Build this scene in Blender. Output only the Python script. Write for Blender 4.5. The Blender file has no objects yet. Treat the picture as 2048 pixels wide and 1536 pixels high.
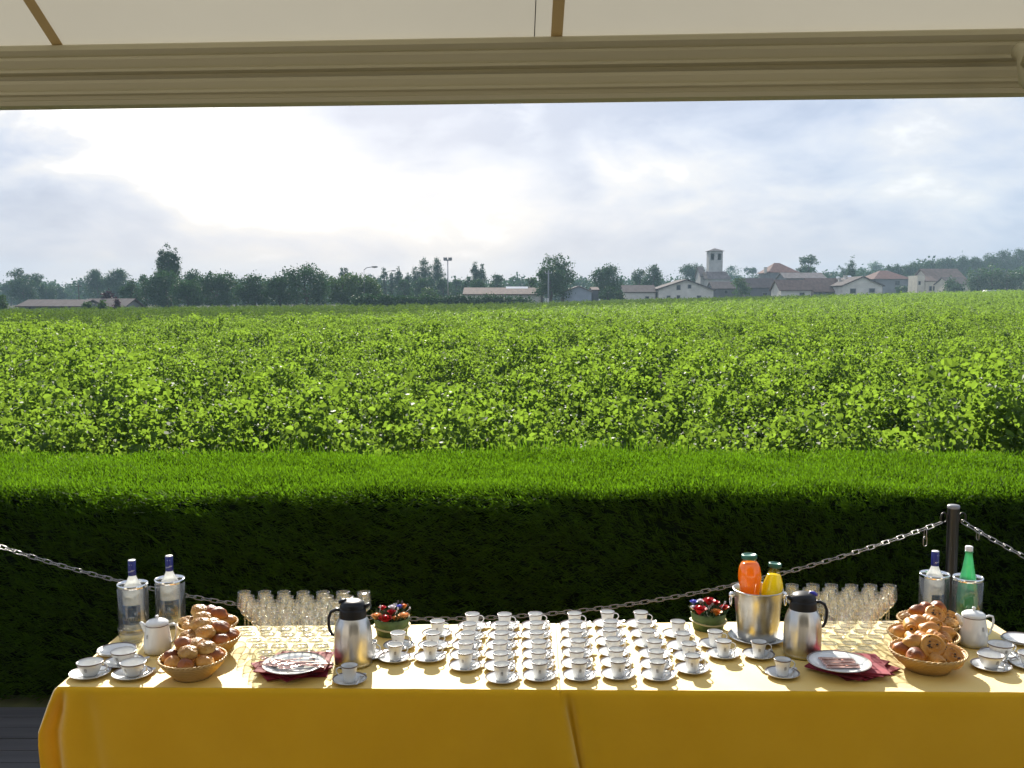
import bpy, bmesh, math, random
import numpy as np
from mathutils import Vector, Matrix, noise as mnoise
R = math.radians; PI = math.pi
random.seed(7); RNG = np.random.default_rng(7)
S = bpy.context.scene; COL = S.collection

# ------------------------------------------------------------------ camera
CAM = (0.0, 0.0, 2.1); PITCH = R(4.8); FPX = 2000.0
cd = bpy.data.cameras.new('camera'); cam = bpy.data.objects.new('camera', cd); COL.objects.link(cam)
cam.location = CAM; cam.rotation_euler = (PI/2 - PITCH, 0, 0)
cd.sensor_width = 36; cd.lens = 36*FPX/2048; cd.clip_start = .05; cd.clip_end = 6000
S.camera = cam

# ------------------------------------------------------------------ world, sun, exposure
SUN_EL, SUN_AZ = R(27), R(-7.5)
SV = Vector((math.cos(SUN_EL)*math.sin(SUN_AZ), math.cos(SUN_EL)*math.cos(SUN_AZ), math.sin(SUN_EL)))
w = bpy.data.worlds.new('World'); S.world = w; w.use_nodes = True
CLOUD_LIGHT = [(-.31, .158, .12, .044, -.25, .36), (-.43, .198, .15, .028, 0, .30), (-.22, .122, .09, .022, -.15, .22), (-.26, .085, .12, .020, -.1, .08), (.015, .180, .014, .045, -.8, .16), (-.055, .125, .035, .014, 0, .09),
  (.03, .088, .09, .014, -.1, .12), (.18, .135, .09, .018, .1, .08), (.36, .09, .12, .018, .1, .06), (.10, .165, .14, .040, 0, -.07), (.50, .150, .12, .05, 0, -.10), (-.47, .135, .07, .03, 0, -.05), (-.42, .085, .14, .025, 0, -.07), (.19, .072, .06, .012, 0, -.06), (-.09, .185, .09, .022, 0, -.10), (-.02, .15, .06, .03, 0, -.06)]
def build_world():
    nt = w.node_tree; N = nt.nodes; L = nt.links
    bg = N['Background']; bg.inputs['Strength'].default_value = 0.1
    tc = N.new('ShaderNodeTexCoord'); sep = N.new('ShaderNodeSeparateXYZ'); L.new(tc.outputs['Generated'], sep.inputs[0])
    def put(v, sock):
        if isinstance(v, (int, float)): sock.default_value = v
        else: L.new(v, sock)
    def m(op, a, b=0.0, c=0.0):
        n = N.new('ShaderNodeMath'); n.operation = op
        put(a, n.inputs[0]); put(b, n.inputs[1]); put(c, n.inputs[2]); return n.outputs[0]
    def sst(x, lo, hi):
        n = N.new('ShaderNodeMapRange'); n.interpolation_type = 'SMOOTHSTEP'
        put(x, n.inputs[0]); n.inputs[1].default_value = lo; n.inputs[2].default_value = hi; return n.outputs[0]
    def mixc(f, a, b):
        n = N.new('ShaderNodeMix'); n.data_type = 'RGBA'; put(f, n.inputs[0])
        for v, s in ((a, n.inputs[6]), (b, n.inputs[7])):
            if isinstance(v, tuple): s.default_value = (*v, 1)
            else: L.new(v, s)
        return n.outputs[2]
    X, Y, Z = sep.outputs
    com = N.new('ShaderNodeCombineXYZ'); put(X, com.inputs[0]); put(m('MULTIPLY', Y, .8), com.inputs[1]); put(m('MULTIPLY', Z, 2.3), com.inputs[2])
    def noise(scale, det, rough, off, dist=0.0):
        mp = N.new('ShaderNodeVectorMath'); mp.operation = 'ADD'; L.new(com.outputs[0], mp.inputs[0]); mp.inputs[1].default_value = off
        n = N.new('ShaderNodeTexNoise'); n.inputs['Scale'].default_value = scale; n.inputs['Detail'].default_value = det
        n.inputs['Roughness'].default_value = rough; n.inputs['Distortion'].default_value = dist
        L.new(mp.outputs[0], n.inputs['Vector']); return n.outputs[0]
    n1 = noise(3.4, 5, .52, (3.1, .4, 1.7), .3); n2 = noise(7.5, 6, .55, (9.2, 2.4, 5.1), .5); n4 = noise(17, 6, .6, (4.4, 1.2, 8.1), .3); n5 = noise(6.0, 5, .55, (2.2, 6.1, .9), .4)
    sky = N.new('ShaderNodeTexSky'); sky.sky_type = 'NISHITA'; sky.sun_disc = False
    sky.sun_elevation = SUN_EL; sky.sun_rotation = SUN_AZ; sky.dust_density = 2.0
    base = m('ADD', m('MULTIPLY', n1, .50), m('ADD', m('MULTIPLY', n2, .36), m('MULTIPLY', n4, .14))); base = m('ADD', m('MULTIPLY', m('SUBTRACT', base, .5), 1.85), .49)
    wx = m('ADD', X, m('MULTIPLY', m('SUBTRACT', n2, .5), .16)); wz = m('ADD', Z, m('MULTIPLY', m('SUBTRACT', n5, .5), .075))
    for (cx, cz, rx, rz, shear, amt) in CLOUD_LIGHT:
        dx = m('DIVIDE', m('SUBTRACT', wx, cx), rx); dz = m('DIVIDE', m('SUBTRACT', wz, m('ADD', cz, m('MULTIPLY', m('SUBTRACT', wx, cx), shear))), rz)
        g = m('MULTIPLY', m('EXPONENT', m('MULTIPLY', m('ADD', m('MULTIPLY', dx, dx), m('MULTIPLY', dz, dz)), -1.0)), amt)
        base = m('ADD', base, m('MULTIPLY', g, m('GREATER_THAN', Y, 0.0)))
    rp = N.new('ShaderNodeValToRGB'); put(base, rp.inputs[0]); e = rp.color_ramp.elements
    stops = [(.30, (1.22, 1.55, 2.25)), (.41, (1.62, 1.93, 2.58)), (.51, (2.05, 2.28, 2.78)), (.60, (2.5, 2.6, 2.85)), (.70, (3.6, 3.6, 3.75)), (.84, (6.5, 6.5, 6.7))]
    while len(e) < len(stops): e.new(.5)
    for el, (p, q) in zip(e, stops): el.position = p; el.color = (q[0]/7, q[1]/7, q[2]/7, 1)
    sc = N.new('ShaderNodeVectorMath'); sc.operation = 'SCALE'; L.new(rp.outputs[0], sc.inputs[0]); sc.inputs['Scale'].default_value = 7.0
    c = mixc(m('MULTIPLY', m('SUBTRACT', 1.0, sst(Z, 0.0, .085)), .75), sc.outputs[0], (1.80, 2.22, 2.95))
    c = mixc(.94, sky.outputs[0], c)
    L.new(c, bg.inputs['Color'])
build_world()
sl = bpy.data.lights.new('sun', 'SUN'); sl.energy = 4.8; sl.angle = R(.5); sl.color = (1, .93, .82)
so = bpy.data.objects.new('sun', sl); COL.objects.link(so); so.rotation_euler = SV.to_track_quat('Z', 'Y').to_euler(); so.location = (0, 0, 50)
S.view_settings.view_transform = 'Standard'; S.view_settings.look = 'None'; S.view_settings.exposure = 1.5; S.view_settings.gamma = 1
cy = S.cycles; cy.use_denoising = True; cy.max_bounces = 8; cy.transparent_max_bounces = 64; cy.diffuse_bounces = 3; cy.glossy_bounces = 3
cy.transmission_bounces = 6; cy.volume_bounces = 0; cy.caustics_refractive = False; cy.caustics_reflective = False; cy.sample_clamp_indirect = 6

# ------------------------------------------------------------------ geometry helpers
FV = Vector((0, math.cos(PITCH), -math.sin(PITCH))); UV = Vector((0, math.sin(PITCH), math.cos(PITCH))); CV = Vector(CAM)
def ray(px, py): return FV + Vector((1, 0, 0))*((px-1024)/FPX) + UV*((768-py)/FPX)
def onz(px, py, z): d = ray(px, py); return CV + d*((z-CAM[2])/d.z)
def ony(px, py, Y): d = ray(px, py); return CV + d*(Y/d.y)
def sstep(x, a, b): t = np.clip((x-a)/(b-a), 0, 1); return t*t*(3-2*t)
def ground(x, y):
    x = np.asarray(x, float); y = np.asarray(y, float); u = x/np.maximum(y, 1.0)
    h = sstep(y, 20, 170)*(.3 + np.where(u > 0, 3.9, 1.7)*np.clip(u, -.7, .75))
    h = h + sstep(y, 290, 520)*sstep(u, .22, .5)*11
    return h - .05
def gz(x, y): return float(ground(x, y))

def link(name, me, mat=None, parent=None, loc=None):
    o = bpy.data.objects.new(name, me); COL.objects.link(o)
    if mat is not None:
        for mm in (mat if isinstance(mat, (list, tuple)) else [mat]): me.materials.append(mm)
    if parent is not None: o.parent = parent
    if loc is not None: o.location = loc
    return o
def tag(o, label=None, cat=None, group=None, kind=None):
    if label: o['label'] = label
    if cat: o['category'] = cat
    if group: o['group'] = group
    if kind: o['kind'] = kind
    return o
def thing(name, label, cat, loc=(0, 0, 0), rz=0.0, group=None):
    o = bpy.data.objects.new(name, None); COL.objects.link(o); o.empty_display_size = .05
    o.location = loc; o.rotation_euler = (0, 0, rz); return tag(o, label, cat, group)
def dup(src, loc, rz=None, label=None, group=None, scale=None):
    def cp(o, par):
        c = o.copy(); COL.objects.link(c); c.parent = par
        for ch in kids.get(o, []): cp(ch, c)
        return c
    kids = {}
    st = [src]
    while st:
        q = st.pop()
        kids[q] = list(q.children); st += kids[q]
    r = cp(src, None); r.location = loc
    if rz is not None: r.rotation_euler = (0, 0, rz)
    if scale is not None: r.scale = scale if isinstance(scale, tuple) else (scale,)*3
    if label: r['label'] = label
    if group: r['group'] = group
    return r
class MB:
    def __init__(s): s.v = []; s.f = []; s.m = []
    def add(s, vs, fs, mi=0, M=None):
        b = len(s.v)
        s.v += [tuple(M @ Vector(p)) for p in vs] if M is not None else [tuple(p) for p in vs]
        s.f += [tuple(b+i for i in f) for f in fs]; s.m += [mi]*len(fs); return s
    def box(s, a, b, mi=0, M=None):
        x0, y0, z0 = a; x1, y1, z1 = b
        return s.add([(x0,y0,z0),(x1,y0,z0),(x1,y1,z0),(x0,y1,z0),(x0,y0,z1),(x1,y0,z1),(x1,y1,z1),(x0,y1,z1)],
              [(0,3,2,1),(4,5,6,7),(0,1,5,4),(1,2,6,5),(2,3,7,6),(3,0,4,7)], mi, M)
    def lathe(s, prof, n=32, mi=0, M=None, rfun=None):
        vs = []; fs = []; rings = []
        for (r, z) in prof:
            if r < 1e-6: rings.append([len(vs)]); vs.append((0, 0, z))
            else:
                rings.append(list(range(len(vs), len(vs)+n)))
                for k in range(n):
                    a = 2*PI*k/n; rr = r*(rfun(a, z) if rfun else 1); vs.append((rr*math.cos(a), rr*math.sin(a), z))
        for A, B in zip(rings, rings[1:]):
            for k in range(n):
                k2 = (k+1) % n
                if len(A) == 1 and len(B) == 1: continue
                if len(A) == 1: fs.append((A[0], B[k2], B[k]))
                elif len(B) == 1: fs.append((A[k], A[k2], B[0]))
                else: fs.append((A[k], A[k2], B[k2], B[k]))
        return s.add(vs, fs, mi, M)
    def tube(s, pts, rad, n=8, closed=False, mi=0, M=None, caps=True, flat=1.0):
        pts = [Vector(p) for p in pts]; k = len(pts)
        rad = rad if isinstance(rad, (list, tuple)) else [rad]*k
        vs = []; fs = []; up = Vector((0, 0, 1)); prev = None
        for i in range(k):
            t = (pts[(i+1) % k]-pts[i-1]) if closed else (pts[min(i+1, k-1)]-pts[max(i-1, 0)])
            t.normalize()
            if prev is None:
                a = up if abs(t.z) < .9 else Vector((1, 0, 0)); nx = t.cross(a).normalized()
            else: nx = (prev - t*prev.dot(t)).normalized()
            prev = nx; ny = t.cross(nx)
            for j in range(n):
                a = 2*PI*j/n; vs.append(pts[i] + nx*math.cos(a)*rad[i] + ny*math.sin(a)*rad[i]*flat)
        for i in range(k if closed else k-1):
            i2 = (i+1) % k
            for j in range(n): fs.append((i*n+j, i*n+(j+1) % n, i2*n+(j+1) % n, i2*n+j))
        if caps and not closed: fs.append(tuple(range(n))[::-1]); fs.append(tuple((k-1)*n+j for j in range(n)))
        return s.add(vs, fs, mi, M)
    def ball(s, c, r, nu=16, nv=10, mi=0, M=None, fn=None):
        rx, ry, rz = r if isinstance(r, tuple) else (r, r, r)
        vs = [(0, 0, -1)]; fs = []
        for i in range(1, nv):
            t = PI*i/nv
            for j in range(nu): p = 2*PI*j/nu; vs.append((math.sin(t)*math.cos(p), math.sin(t)*math.sin(p), -math.cos(t)))
        vs.append((0, 0, 1)); top = len(vs)-1
        for j in range(nu):
            fs.append((0, 1+(j+1) % nu, 1+j)); fs.append((top, top-nu+j, top-nu+(j+1) % nu))
            for i in range(nv-2):
                a = 1+i*nu+j; b = 1+i*nu+(j+1) % nu; fs.append((a, b, b+nu, a+nu))
        out = []
        for p in vs:
            p = Vector(p); q = fn(p) if fn else p
            out.append((c[0]+q.x*rx, c[1]+q.y*ry, c[2]+q.z*rz))
        return s.add(out, fs, mi, M)
    def build(s, name, mat, parent=None, loc=None, smooth=True, angle=None):
        me = bpy.data.meshes.new(name); me.from_pydata(s.v, [], s.f)
        if any(s.m): me.polygons.foreach_set('material_index', s.m)
        if smooth: me.polygons.foreach_set('use_smooth', [True]*len(s.f))
        me.update()
        if smooth and angle: me.set_sharp_from_angle(angle=R(angle))
        return link(name, me, mat, parent, loc)
def arr_mesh(name, V, F, smooth=False):
    """V (n,3) array, F (m,k) array of same-size faces."""
    me = bpy.data.meshes.new(name); n, k = F.shape
    me.vertices.add(len(V)); me.vertices.foreach_set('co', np.ascontiguousarray(V, dtype=np.float32).ravel())
    me.loops.add(n*k); me.loops.foreach_set('vertex_index', np.ascontiguousarray(F, dtype=np.int32).ravel())
    me.polygons.add(n); me.polygons.foreach_set('loop_start', np.arange(0, n*k, k, dtype=np.int32))
    if smooth: me.polygons.foreach_set('use_smooth', np.ones(n, dtype=bool))
    me.update(calc_edges=True); me.validate(); return me
def text_mesh(txt, size, bold=False, extrude=0.0):
    cu = bpy.data.curves.new('t', 'FONT'); cu.body = txt; cu.size = size; cu.align_x = 'CENTER'; cu.align_y = 'CENTER'; cu.extrude = extrude
    cu.resolution_u = 2
    if bold: cu.offset = size*.02
    o = bpy.data.objects.new('t', cu); COL.objects.link(o)
    dg = bpy.context.evaluated_depsgraph_get(); me = bpy.data.meshes.new_from_object(o.evaluated_get(dg))
    vs = [v.co.copy() for v in me.vertices]; fs = [tuple(p.vertices) for p in me.polygons]
    bpy.data.objects.remove(o); bpy.data.curves.remove(cu); bpy.data.meshes.remove(me); return vs, fs
def wrap_text(mb, txt, size, r, z, a0=-PI/2, mi=0, tilt=0.0, bold=False, sx=1.0):
    vs, fs = text_mesh(txt, size, bold); out = []
    for v in vs:
        x, y = v.x*sx, v.y + math.tan(tilt)*v.x*sx
        a = a0 + x/r; out.append((r*math.cos(a), r*math.sin(a), z+y))
    mb.add(out, fs, mi)

# ------------------------------------------------------------------ materials
MT = {}
def mat(name):
    m = bpy.data.materials.new(name); m.use_nodes = True; MT[name] = m; return m
class NT:
    def __init__(s, m): s.m = m; s.t = m.node_tree; s.N = s.t.nodes; s.L = s.t.links; s.out = s.N['Material Output']; s.bsdf = s.N.get('Principled BSDF')
    def n(s, typ, ins=None, **kw):
        x = s.N.new('ShaderNode'+typ)
        for k, v in kw.items(): setattr(x, k, v)
        for k, v in (ins or {}).items(): s.put(x, k, v)
        return x
    def put(s, x, k, v):
        sk = x.inputs[k]
        if isinstance(v, bpy.types.NodeSocket): s.L.new(v, sk)
        elif isinstance(v, bpy.types.Node): s.L.new(v.outputs[0], sk)
        elif isinstance(v, tuple) and len(v) == 3 and sk.type == 'RGBA': sk.default_value = (*v, 1)
        else: sk.default_value = v
    def noise(s, scale, detail=4, rough=.55, coord='Object', stretch=None, dist=0.0):
        tc = s.n('TexCoord').outputs[coord] if coord != 'World' else s.n('NewGeometry').outputs['Position']
        if stretch: tc = s.n('VectorMath', {0: tc, 1: stretch}, operation='MULTIPLY').outputs[0]
        return s.n('TexNoise', {'Vector': tc, 'Scale': scale, 'Detail': detail, 'Roughness': rough, 'Distortion': dist}).outputs[0]
    def ramp(s, fac, stops):
        r = s.n('ValToRGB', {0: fac}); e = r.color_ramp.elements
        while len(e) < len(stops): e.new(.5)
        for el, (p, c) in zip(e, stops): el.position = p; el.color = (*c, 1)
        return r.outputs[0]
    def mixc(s, f, a, b, mode='MIX'):
        x = s.n('Mix', {0: f}, data_type='RGBA', blend_type=mode); s.put(x, 6, a); s.put(x, 7, b); return x.outputs[2]
    def bump(s, h, strength=.3, dist=.01): return s.n('Bump', {'Height': h, 'Strength': strength, 'Distance': dist}).outputs[0]
def pbr(name, col, rough=.5, metal=0.0, var=0.0, nscale=8, bump=0.0, bscale=40, bdist=.002, spec=.5, stretch=None, coat=0.0, coord='Object'):
    m = mat(name); t = NT(m); b = t.bsdf; b.inputs['Roughness'].default_value = rough; b.inputs['Metallic'].default_value = metal
    b.inputs['Specular IOR Level'].default_value = spec; b.inputs['Coat Weight'].default_value = coat
    if var > 0:
        nz = t.noise(nscale, 5, .6, coord, stretch); lo = tuple(c*(1-var) for c in col); hi = tuple(min(1, c*(1+var)) for c in col)
        t.put(b, 'Base Color', t.ramp(nz, [(.3, lo), (.7, hi)]))
    else: b.inputs['Base Color'].default_value = (*col, 1)
    if bump > 0: t.put(b, 'Normal', t.bump(t.noise(bscale, 4, .6, coord, stretch), bump, bdist))
    return m
def foliage(name, c1, c2, tcol, rough=.45, spec=.5, patch=None, pscale=.5):
    m = mat(name); t = NT(m); g = t.n('NewGeometry'); rnd = g.outputs['Random Per Island']
    col = t.mixc(rnd, c1, c2); tc = t.mixc(rnd, tuple(x*.65 for x in tcol), tuple(x*1.3 for x in tcol))
    if patch:
        pz = t.n('MapRange', {0: t.noise(pscale, 3, .5, 'World'), 1: .35, 2: .65}).outputs[0]
        col = t.mixc(pz, col, t.mixc(.5, col, patch)); tc = t.mixc(pz, tc, t.mixc(.55, tc, patch))
    d = t.bsdf; t.put(d, 'Base Color', col); d.inputs['Roughness'].default_value = rough; d.inputs['Specular IOR Level'].default_value = spec
    tr = t.n('BsdfTranslucent', {0: tc}); a = t.n('AddShader', {0: d, 1: tr}); t.L.new(a.outputs[0], t.out.inputs[0]); return m
def thin_glass(name, tint=(.97, .98, .97), rough=.03, edge=.35, milk=None, milkf=0.0, fres=1.0, ior=1.5):
    m = mat(name); t = NT(m); t.N.remove(t.bsdf)
    lw = t.n('LayerWeight', {'Blend': .25}).outputs['Facing']
    dk = tuple(c*(1-edge) for c in tint)
    tr = t.n('BsdfTransparent', {0: t.mixc(lw, tint, dk)}); gl = t.n('BsdfGlossy', {'Color': (1, 1, 1), 'Roughness': rough})
    fc = t.n('LayerWeight', {'Blend': .5}).outputs['Facing']; f5 = t.n('Math', {0: fc, 1: 5.0}, operation='POWER')
    fr = t.n('Math', {0: t.n('Math', {0: f5, 1: .95}, operation='MULTIPLY'), 1: .045*fres}, operation='ADD'); fr.use_clamp = True
    base = tr
    if milk:
        df = t.n('BsdfDiffuse', {0: milk}); tl = t.n('BsdfTranslucent', {0: milk}); mk = t.n('MixShader', {0: .6, 1: df, 2: tl})
        base = t.n('MixShader', {0: milkf, 1: tr, 2: mk})
    x = t.n('MixShader', {0: fr, 1: base, 2: gl}); t.L.new(x.outputs[0], t.out.inputs[0]); return m

def cloth_mat():
    m = mat('yellow_cloth'); t = NT(m); t.N.remove(t.bsdf)
    nz = t.noise(5, 5, .6, 'World'); weave = t.noise(900, 2, .5, 'World')
    col = t.ramp(nz, [(.3, (.87, .555, .028)), (.7, (.92, .605, .038))])
    nor = t.bump(t.mixc(.4, nz, weave), .5, .007)
    d = t.n('BsdfDiffuse', {0: col, 'Roughness': .6, 'Normal': nor}); tl = t.n('BsdfTranslucent', {0: (.95, .50, .02)})
    sh = t.n('MixShader', {0: .22, 1: d, 2: tl}); gl = t.n('BsdfGlossy', {0: (1, .95, .76), 'Roughness': .72, 'Normal': nor})
    fc = t.n('Math', {0: t.n('LayerWeight', {'Blend': .5}).outputs['Facing'], 1: 2.5}, operation='POWER'); x = t.n('MixShader', {0: t.n('Math', {0: fc, 1: .88}, operation='MULTIPLY'), 1: sh, 2: gl}); t.L.new(x.outputs[0], t.out.inputs[0]); return m
cloth_mat()
pbr('porcelain', (.72, .73, .72), .12, spec=.6); pbr('band', (.16, .12, .10), .3); pbr('crest', (.16, .15, .14), .4)
pbr('rosy_steel', (.74, .50, .46), .16, 1.0); pbr('steel', (.60, .585, .56), .34, 1.0, .12, 30, .12, 200, .0006, stretch=(1, 1, .05)); pbr('chrome', (.8, .8, .8), .08, 1.0)  # cutlery steel: pink reflection of the napkins put into its colour
pbr('dull_steel', (.55, .54, .50), .32, 1.0, .2, 12, .3, 60, .001); pbr('black_plastic', (.007, .007, .009), .42, spec=.3); pbr('blue_plastic', (.02, .03, .35), .3)
pbr('burgundy', (.26, .012, .03), .75, 0, .2, 20, .3, 500, .0006); pbr('galvanised', (.36, .355, .345), .38, .85, .2, 60)
pbr('post_paint', (.020, .019, .018), .32, .2, .3, 10); pbr('cap_paint', (.22, .22, .24), .3)
pbr('flute_gold', (.7, .5, .2), .3, 1.0); pbr('ice', (.8, .85, .88), .2)
pbr('deck_wood', (.075, .073, .078), .6, 0, .35, 3, .4, 20, .004, stretch=(.15, 3, 3), coord='World')
pbr('soil', (.10, .085, .055), .95, 0, .4, .8, .6, 3, .05, coord='World')
pbr('plaster', (.34, .31, .26), .9, 0, .1, 2); pbr('awning_paint', (.50, .46, .315), .45, 0, .08, 4, .1, 30, .001, stretch=(.1, 1, 1), coord='World')
pbr('table_wood', (.35, .25, .15), .6)
thin_glass('glass', (.99, .995, .985), .06, .14, (.9, .9, .86), .014, fres=1.4); thin_glass('acrylic', (.89, .895, .89), .08, .50, (.55, .56, .56), .05, fres=1.5)  # a little milk put into the clear glass to imitate caustic glow
thin_glass('bottle_glass', (.93, .95, .94), .05, .15, (.86, .87, .84), .76); thin_glass('green_glass', (.14, .62, .32), .06, .35, (.22, .60, .36), .5)
thin_glass('green_cap_glass', (.02, .35, .10), .06, .3, (.03, .38, .12), .5)
thin_glass('juice_glass', (.95, .96, .94), .04, .4)
def juice(name, c):
    m = mat(name); t = NT(m); d = t.bsdf; d.inputs['Base Color'].default_value = (*c, 1); d.inputs['Roughness'].default_value = .1
    tl = t.n('BsdfTranslucent', {0: tuple(min(1, x*1.3) for x in c)}); x = t.n('MixShader', {0: .45, 1: d, 2: tl}); t.L.new(x.outputs[0], t.out.inputs[0])
juice('orange_juice', (.94, .31, .008)); juice('yellow_juice', (.98, .70, .02))
pbr('lid_green', (.02, .13, .09), .35); pbr('white_cap', (.8, .8, .8), .4); pbr('navy_cap', (.012, .02, .20), .3); pbr('label_white', (.75, .80, .85), .5); pbr('print_white', (.85, .88, .92), .5)
pbr('print_green', (.01, .14, .05), .5)
def label_blue():
    m = mat('label_blue'); t = NT(m)
    t.put(t.bsdf, 'Base Color', t.ramp(t.noise(26, 4, .6, 'Object', (1, 1, .6)), [(.35, (.05, .14, .42)), (.55, (.14, .32, .66)), (.7, (.45, .62, .85))])); t.bsdf.inputs['Roughness'].default_value = .4
label_blue()
def wicker():
    m = mat('wicker'); t = NT(m); tc = t.n('TexCoord').outputs['Object']
    wv = t.n('TexWave', {'Vector': tc, 'Scale': 42.0, 'Distortion': 1.5, 'Detail': 1.0}, bands_direction='Z')
    nz = t.noise(30, 3, .6)
    t.put(t.bsdf, 'Base Color', t.mixc(wv.outputs[1], t.mixc(nz, (.42, .24, .07), (.56, .34, .11)), t.mixc(nz, (.60, .40, .15), (.70, .48, .20))))
    t.bsdf.inputs['Roughness'].default_value = .5; t.put(t.bsdf, 'Normal', t.bump(wv.outputs[1], .6, .003))
wicker()
def bread(name, pale, mid, dark, sc=14):
    m = mat(name); t = NT(m); g = t.n('NewGeometry'); nx = t.n('SeparateXYZ', {0: t.n('TexCoord').outputs['Object']})
    oi = t.n('ObjectInfo').outputs['Random']; nz = t.noise(sc*3, 5, .65)
    h = t.n('Math', {0: t.n('MapRange', {0: nx.outputs[2], 1: -.012, 2: .026}).outputs[0], 1: t.n('Math', {0: t.n('Math', {0: nz, 1: .5}, operation='SUBTRACT'), 1: .9}, operation='MULTIPLY')}, operation='ADD')
    c = t.ramp(h, [(.1, pale), (.5, mid), (.95, dark)]); c = t.mixc(t.n('Math', {0: oi, 1: .35}, operation='MULTIPLY'), c, mid)
    t.put(t.bsdf, 'Base Color', c); t.bsdf.inputs['Roughness'].default_value = .42; t.bsdf.inputs['Specular IOR Level'].default_value = .35; t.put(t.bsdf, 'Normal', t.bump(t.noise(sc*9, 5, .7), .6, .003))
bread('crust_brown', (.62, .32, .07), (.36, .105, .012), (.12, .024, .004)); bread('crust_gold', (.74, .46, .12), (.60, .29, .05), (.30, .095, .014)); bread('crust_pale', (.72, .49, .18), (.52, .29, .07), (.27, .11, .02))
pbr('raisin', (.03, .015, .01), .5); pbr('nut_topping', (.55, .34, .14), .6, 0, .35, 300, .5, 300, .001)
foliage('vine_leaf', (.014, .036, .005), (.036, .068, .009), (.086, .140, .012), .66, .12)
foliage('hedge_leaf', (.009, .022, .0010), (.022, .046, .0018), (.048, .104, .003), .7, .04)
foliage('tree_leaf', (.022, .054, .014), (.042, .090, .022), (.020, .052, .010), .6, .2, patch=(.012, .03, .012), pscale=.35)
foliage('tree_leaf_light', (.04, .075, .015), (.065, .11, .025), (.04, .075, .012), .6, .2, patch=(.02, .05, .012), pscale=.35)
foliage('tree_leaf_purple', (.03, .012, .018), (.05, .02, .028), (.03, .01, .015), .6, .2)
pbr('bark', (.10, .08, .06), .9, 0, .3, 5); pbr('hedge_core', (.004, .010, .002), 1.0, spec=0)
pbr('pot_green', (.08, .13, .035), .6, 0, .35, 30, .3, 60, .002); pbr('raffia', (.55, .45, .20), .6)
pbr('petal_red', (.50, .006, .012), .35, 0, .3, 60); pbr('petal_orange', (.75, .25, .03), .45, 0, .2, 60); pbr('petal_peach', (.80, .42, .18), .5, 0, .25, 60); pbr('petal_blue', (.12, .14, .55), .5); pbr('petal_white', (.65, .62, .66), .5)
pbr('arr_leaf', (.03, .07, .02), .45, 0, .4, 50)

# ------------------------------------------------------------------ ground, deck, hills
def build_ground():
    xs = np.concatenate([np.linspace(-900, -60, 40), np.linspace(-50, 50, 60), np.linspace(60, 900, 40)])
    ys = np.concatenate([np.linspace(-60, 0, 6), np.linspace(2, 60, 40), np.linspace(65, 300, 50), np.linspace(310, 900, 30)])
    X, Y = np.meshgrid(xs, ys); Z = ground(X, Y); V = np.stack([X, Y, Z], -1).reshape(-1, 3); nx = len(xs)
    i, j = np.meshgrid(np.arange(nx-1), np.arange(len(ys)-1)); a = (j*nx+i).ravel(); F = np.stack([a, a+1, a+nx+1, a+nx], -1)
    m = mat('field_soil'); t = NT(m); pos = t.n('NewGeometry').outputs['Position']
    big = t.n('TexNoise', {'Vector': pos, 'Scale': .25, 'Detail': 6.0}).outputs[0]; fine = t.n('TexNoise', {'Vector': pos, 'Scale': 6.0, 'Detail': 5.0}).outputs[0]
    soil = t.mixc(fine, (.07, .055, .035), (.12, .10, .06)); gr = t.mixc(fine, (.05, .08, .02), (.14, .15, .05))
    t.put(t.bsdf, 'Base Color', t.mixc(t.n('MapRange', {0: big, 1: .42, 2: .6}).outputs[0], soil, gr)); t.bsdf.inputs['Roughness'].default_value = .95
    t.bsdf.inputs['Specular IOR Level'].default_value = .1
    tag(link('ground', arr_mesh('ground', V, F, True), m), kind='structure')
build_ground()
def build_deck():
    mb = MB(); y = -1.1; k = 0
    while y < 5.02:
        wd = .125; x = -6.0
        rr = random.Random(k)
        while x < 6:
            ln = rr.uniform(2.2, 3.6); x2 = min(x+ln, 6.0); dz = rr.uniform(-.0015, .0015)
            mb.box((x+.002, y, -.03), (x2-.002, y+wd-.007, dz)); x = x2
        y += wd; k += 1
    tag(mb.build('deck', MT['deck_wood'], smooth=False), kind='structure')
build_deck()
# ------------------------------------------------------------------ clipped hedge
def blades(P, D, L, W, taper=.35, bend=None):
    """diamond blades: base points P, unit directions D, lengths L, widths W."""
    n = len(P); A = RNG.normal(size=(n, 3)); Wv = np.cross(D, A); Wv /= np.linalg.norm(Wv, axis=1, keepdims=True)+1e-9
    mid = P + D*(L*.45)[:, None]; tip = P + D*L[:, None]
    if bend is not None: tip = tip + bend
    V = np.stack([P, mid+Wv*(W*.5)[:, None], tip, mid-Wv*(W*.5)[:, None]], 1).reshape(-1, 3)
    F = np.arange(n*4).reshape(n, 4); return V, F
def unit(a): return a/(np.linalg.norm(a, axis=1, keepdims=True)+1e-9)
HY0, HY1, HZ = 5.20, 6.30, 1.122
def hedge_front(x, z):
    return HY0 + .02*np.sin(x*1.3+.5) + .03*np.sin(x*3.7+z*5) + .03*np.sin(x*9+z*7)*np.sin(z*11-x*2)
def hedge_top(x, y):
    return HZ + .010*np.sin(x*1.1+.8) + .008*np.sin(x*2.9+y*3) + .014*np.sin(x*8.1)*np.sin(y*6) + .008*((y-HY0)/1.1)
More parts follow.
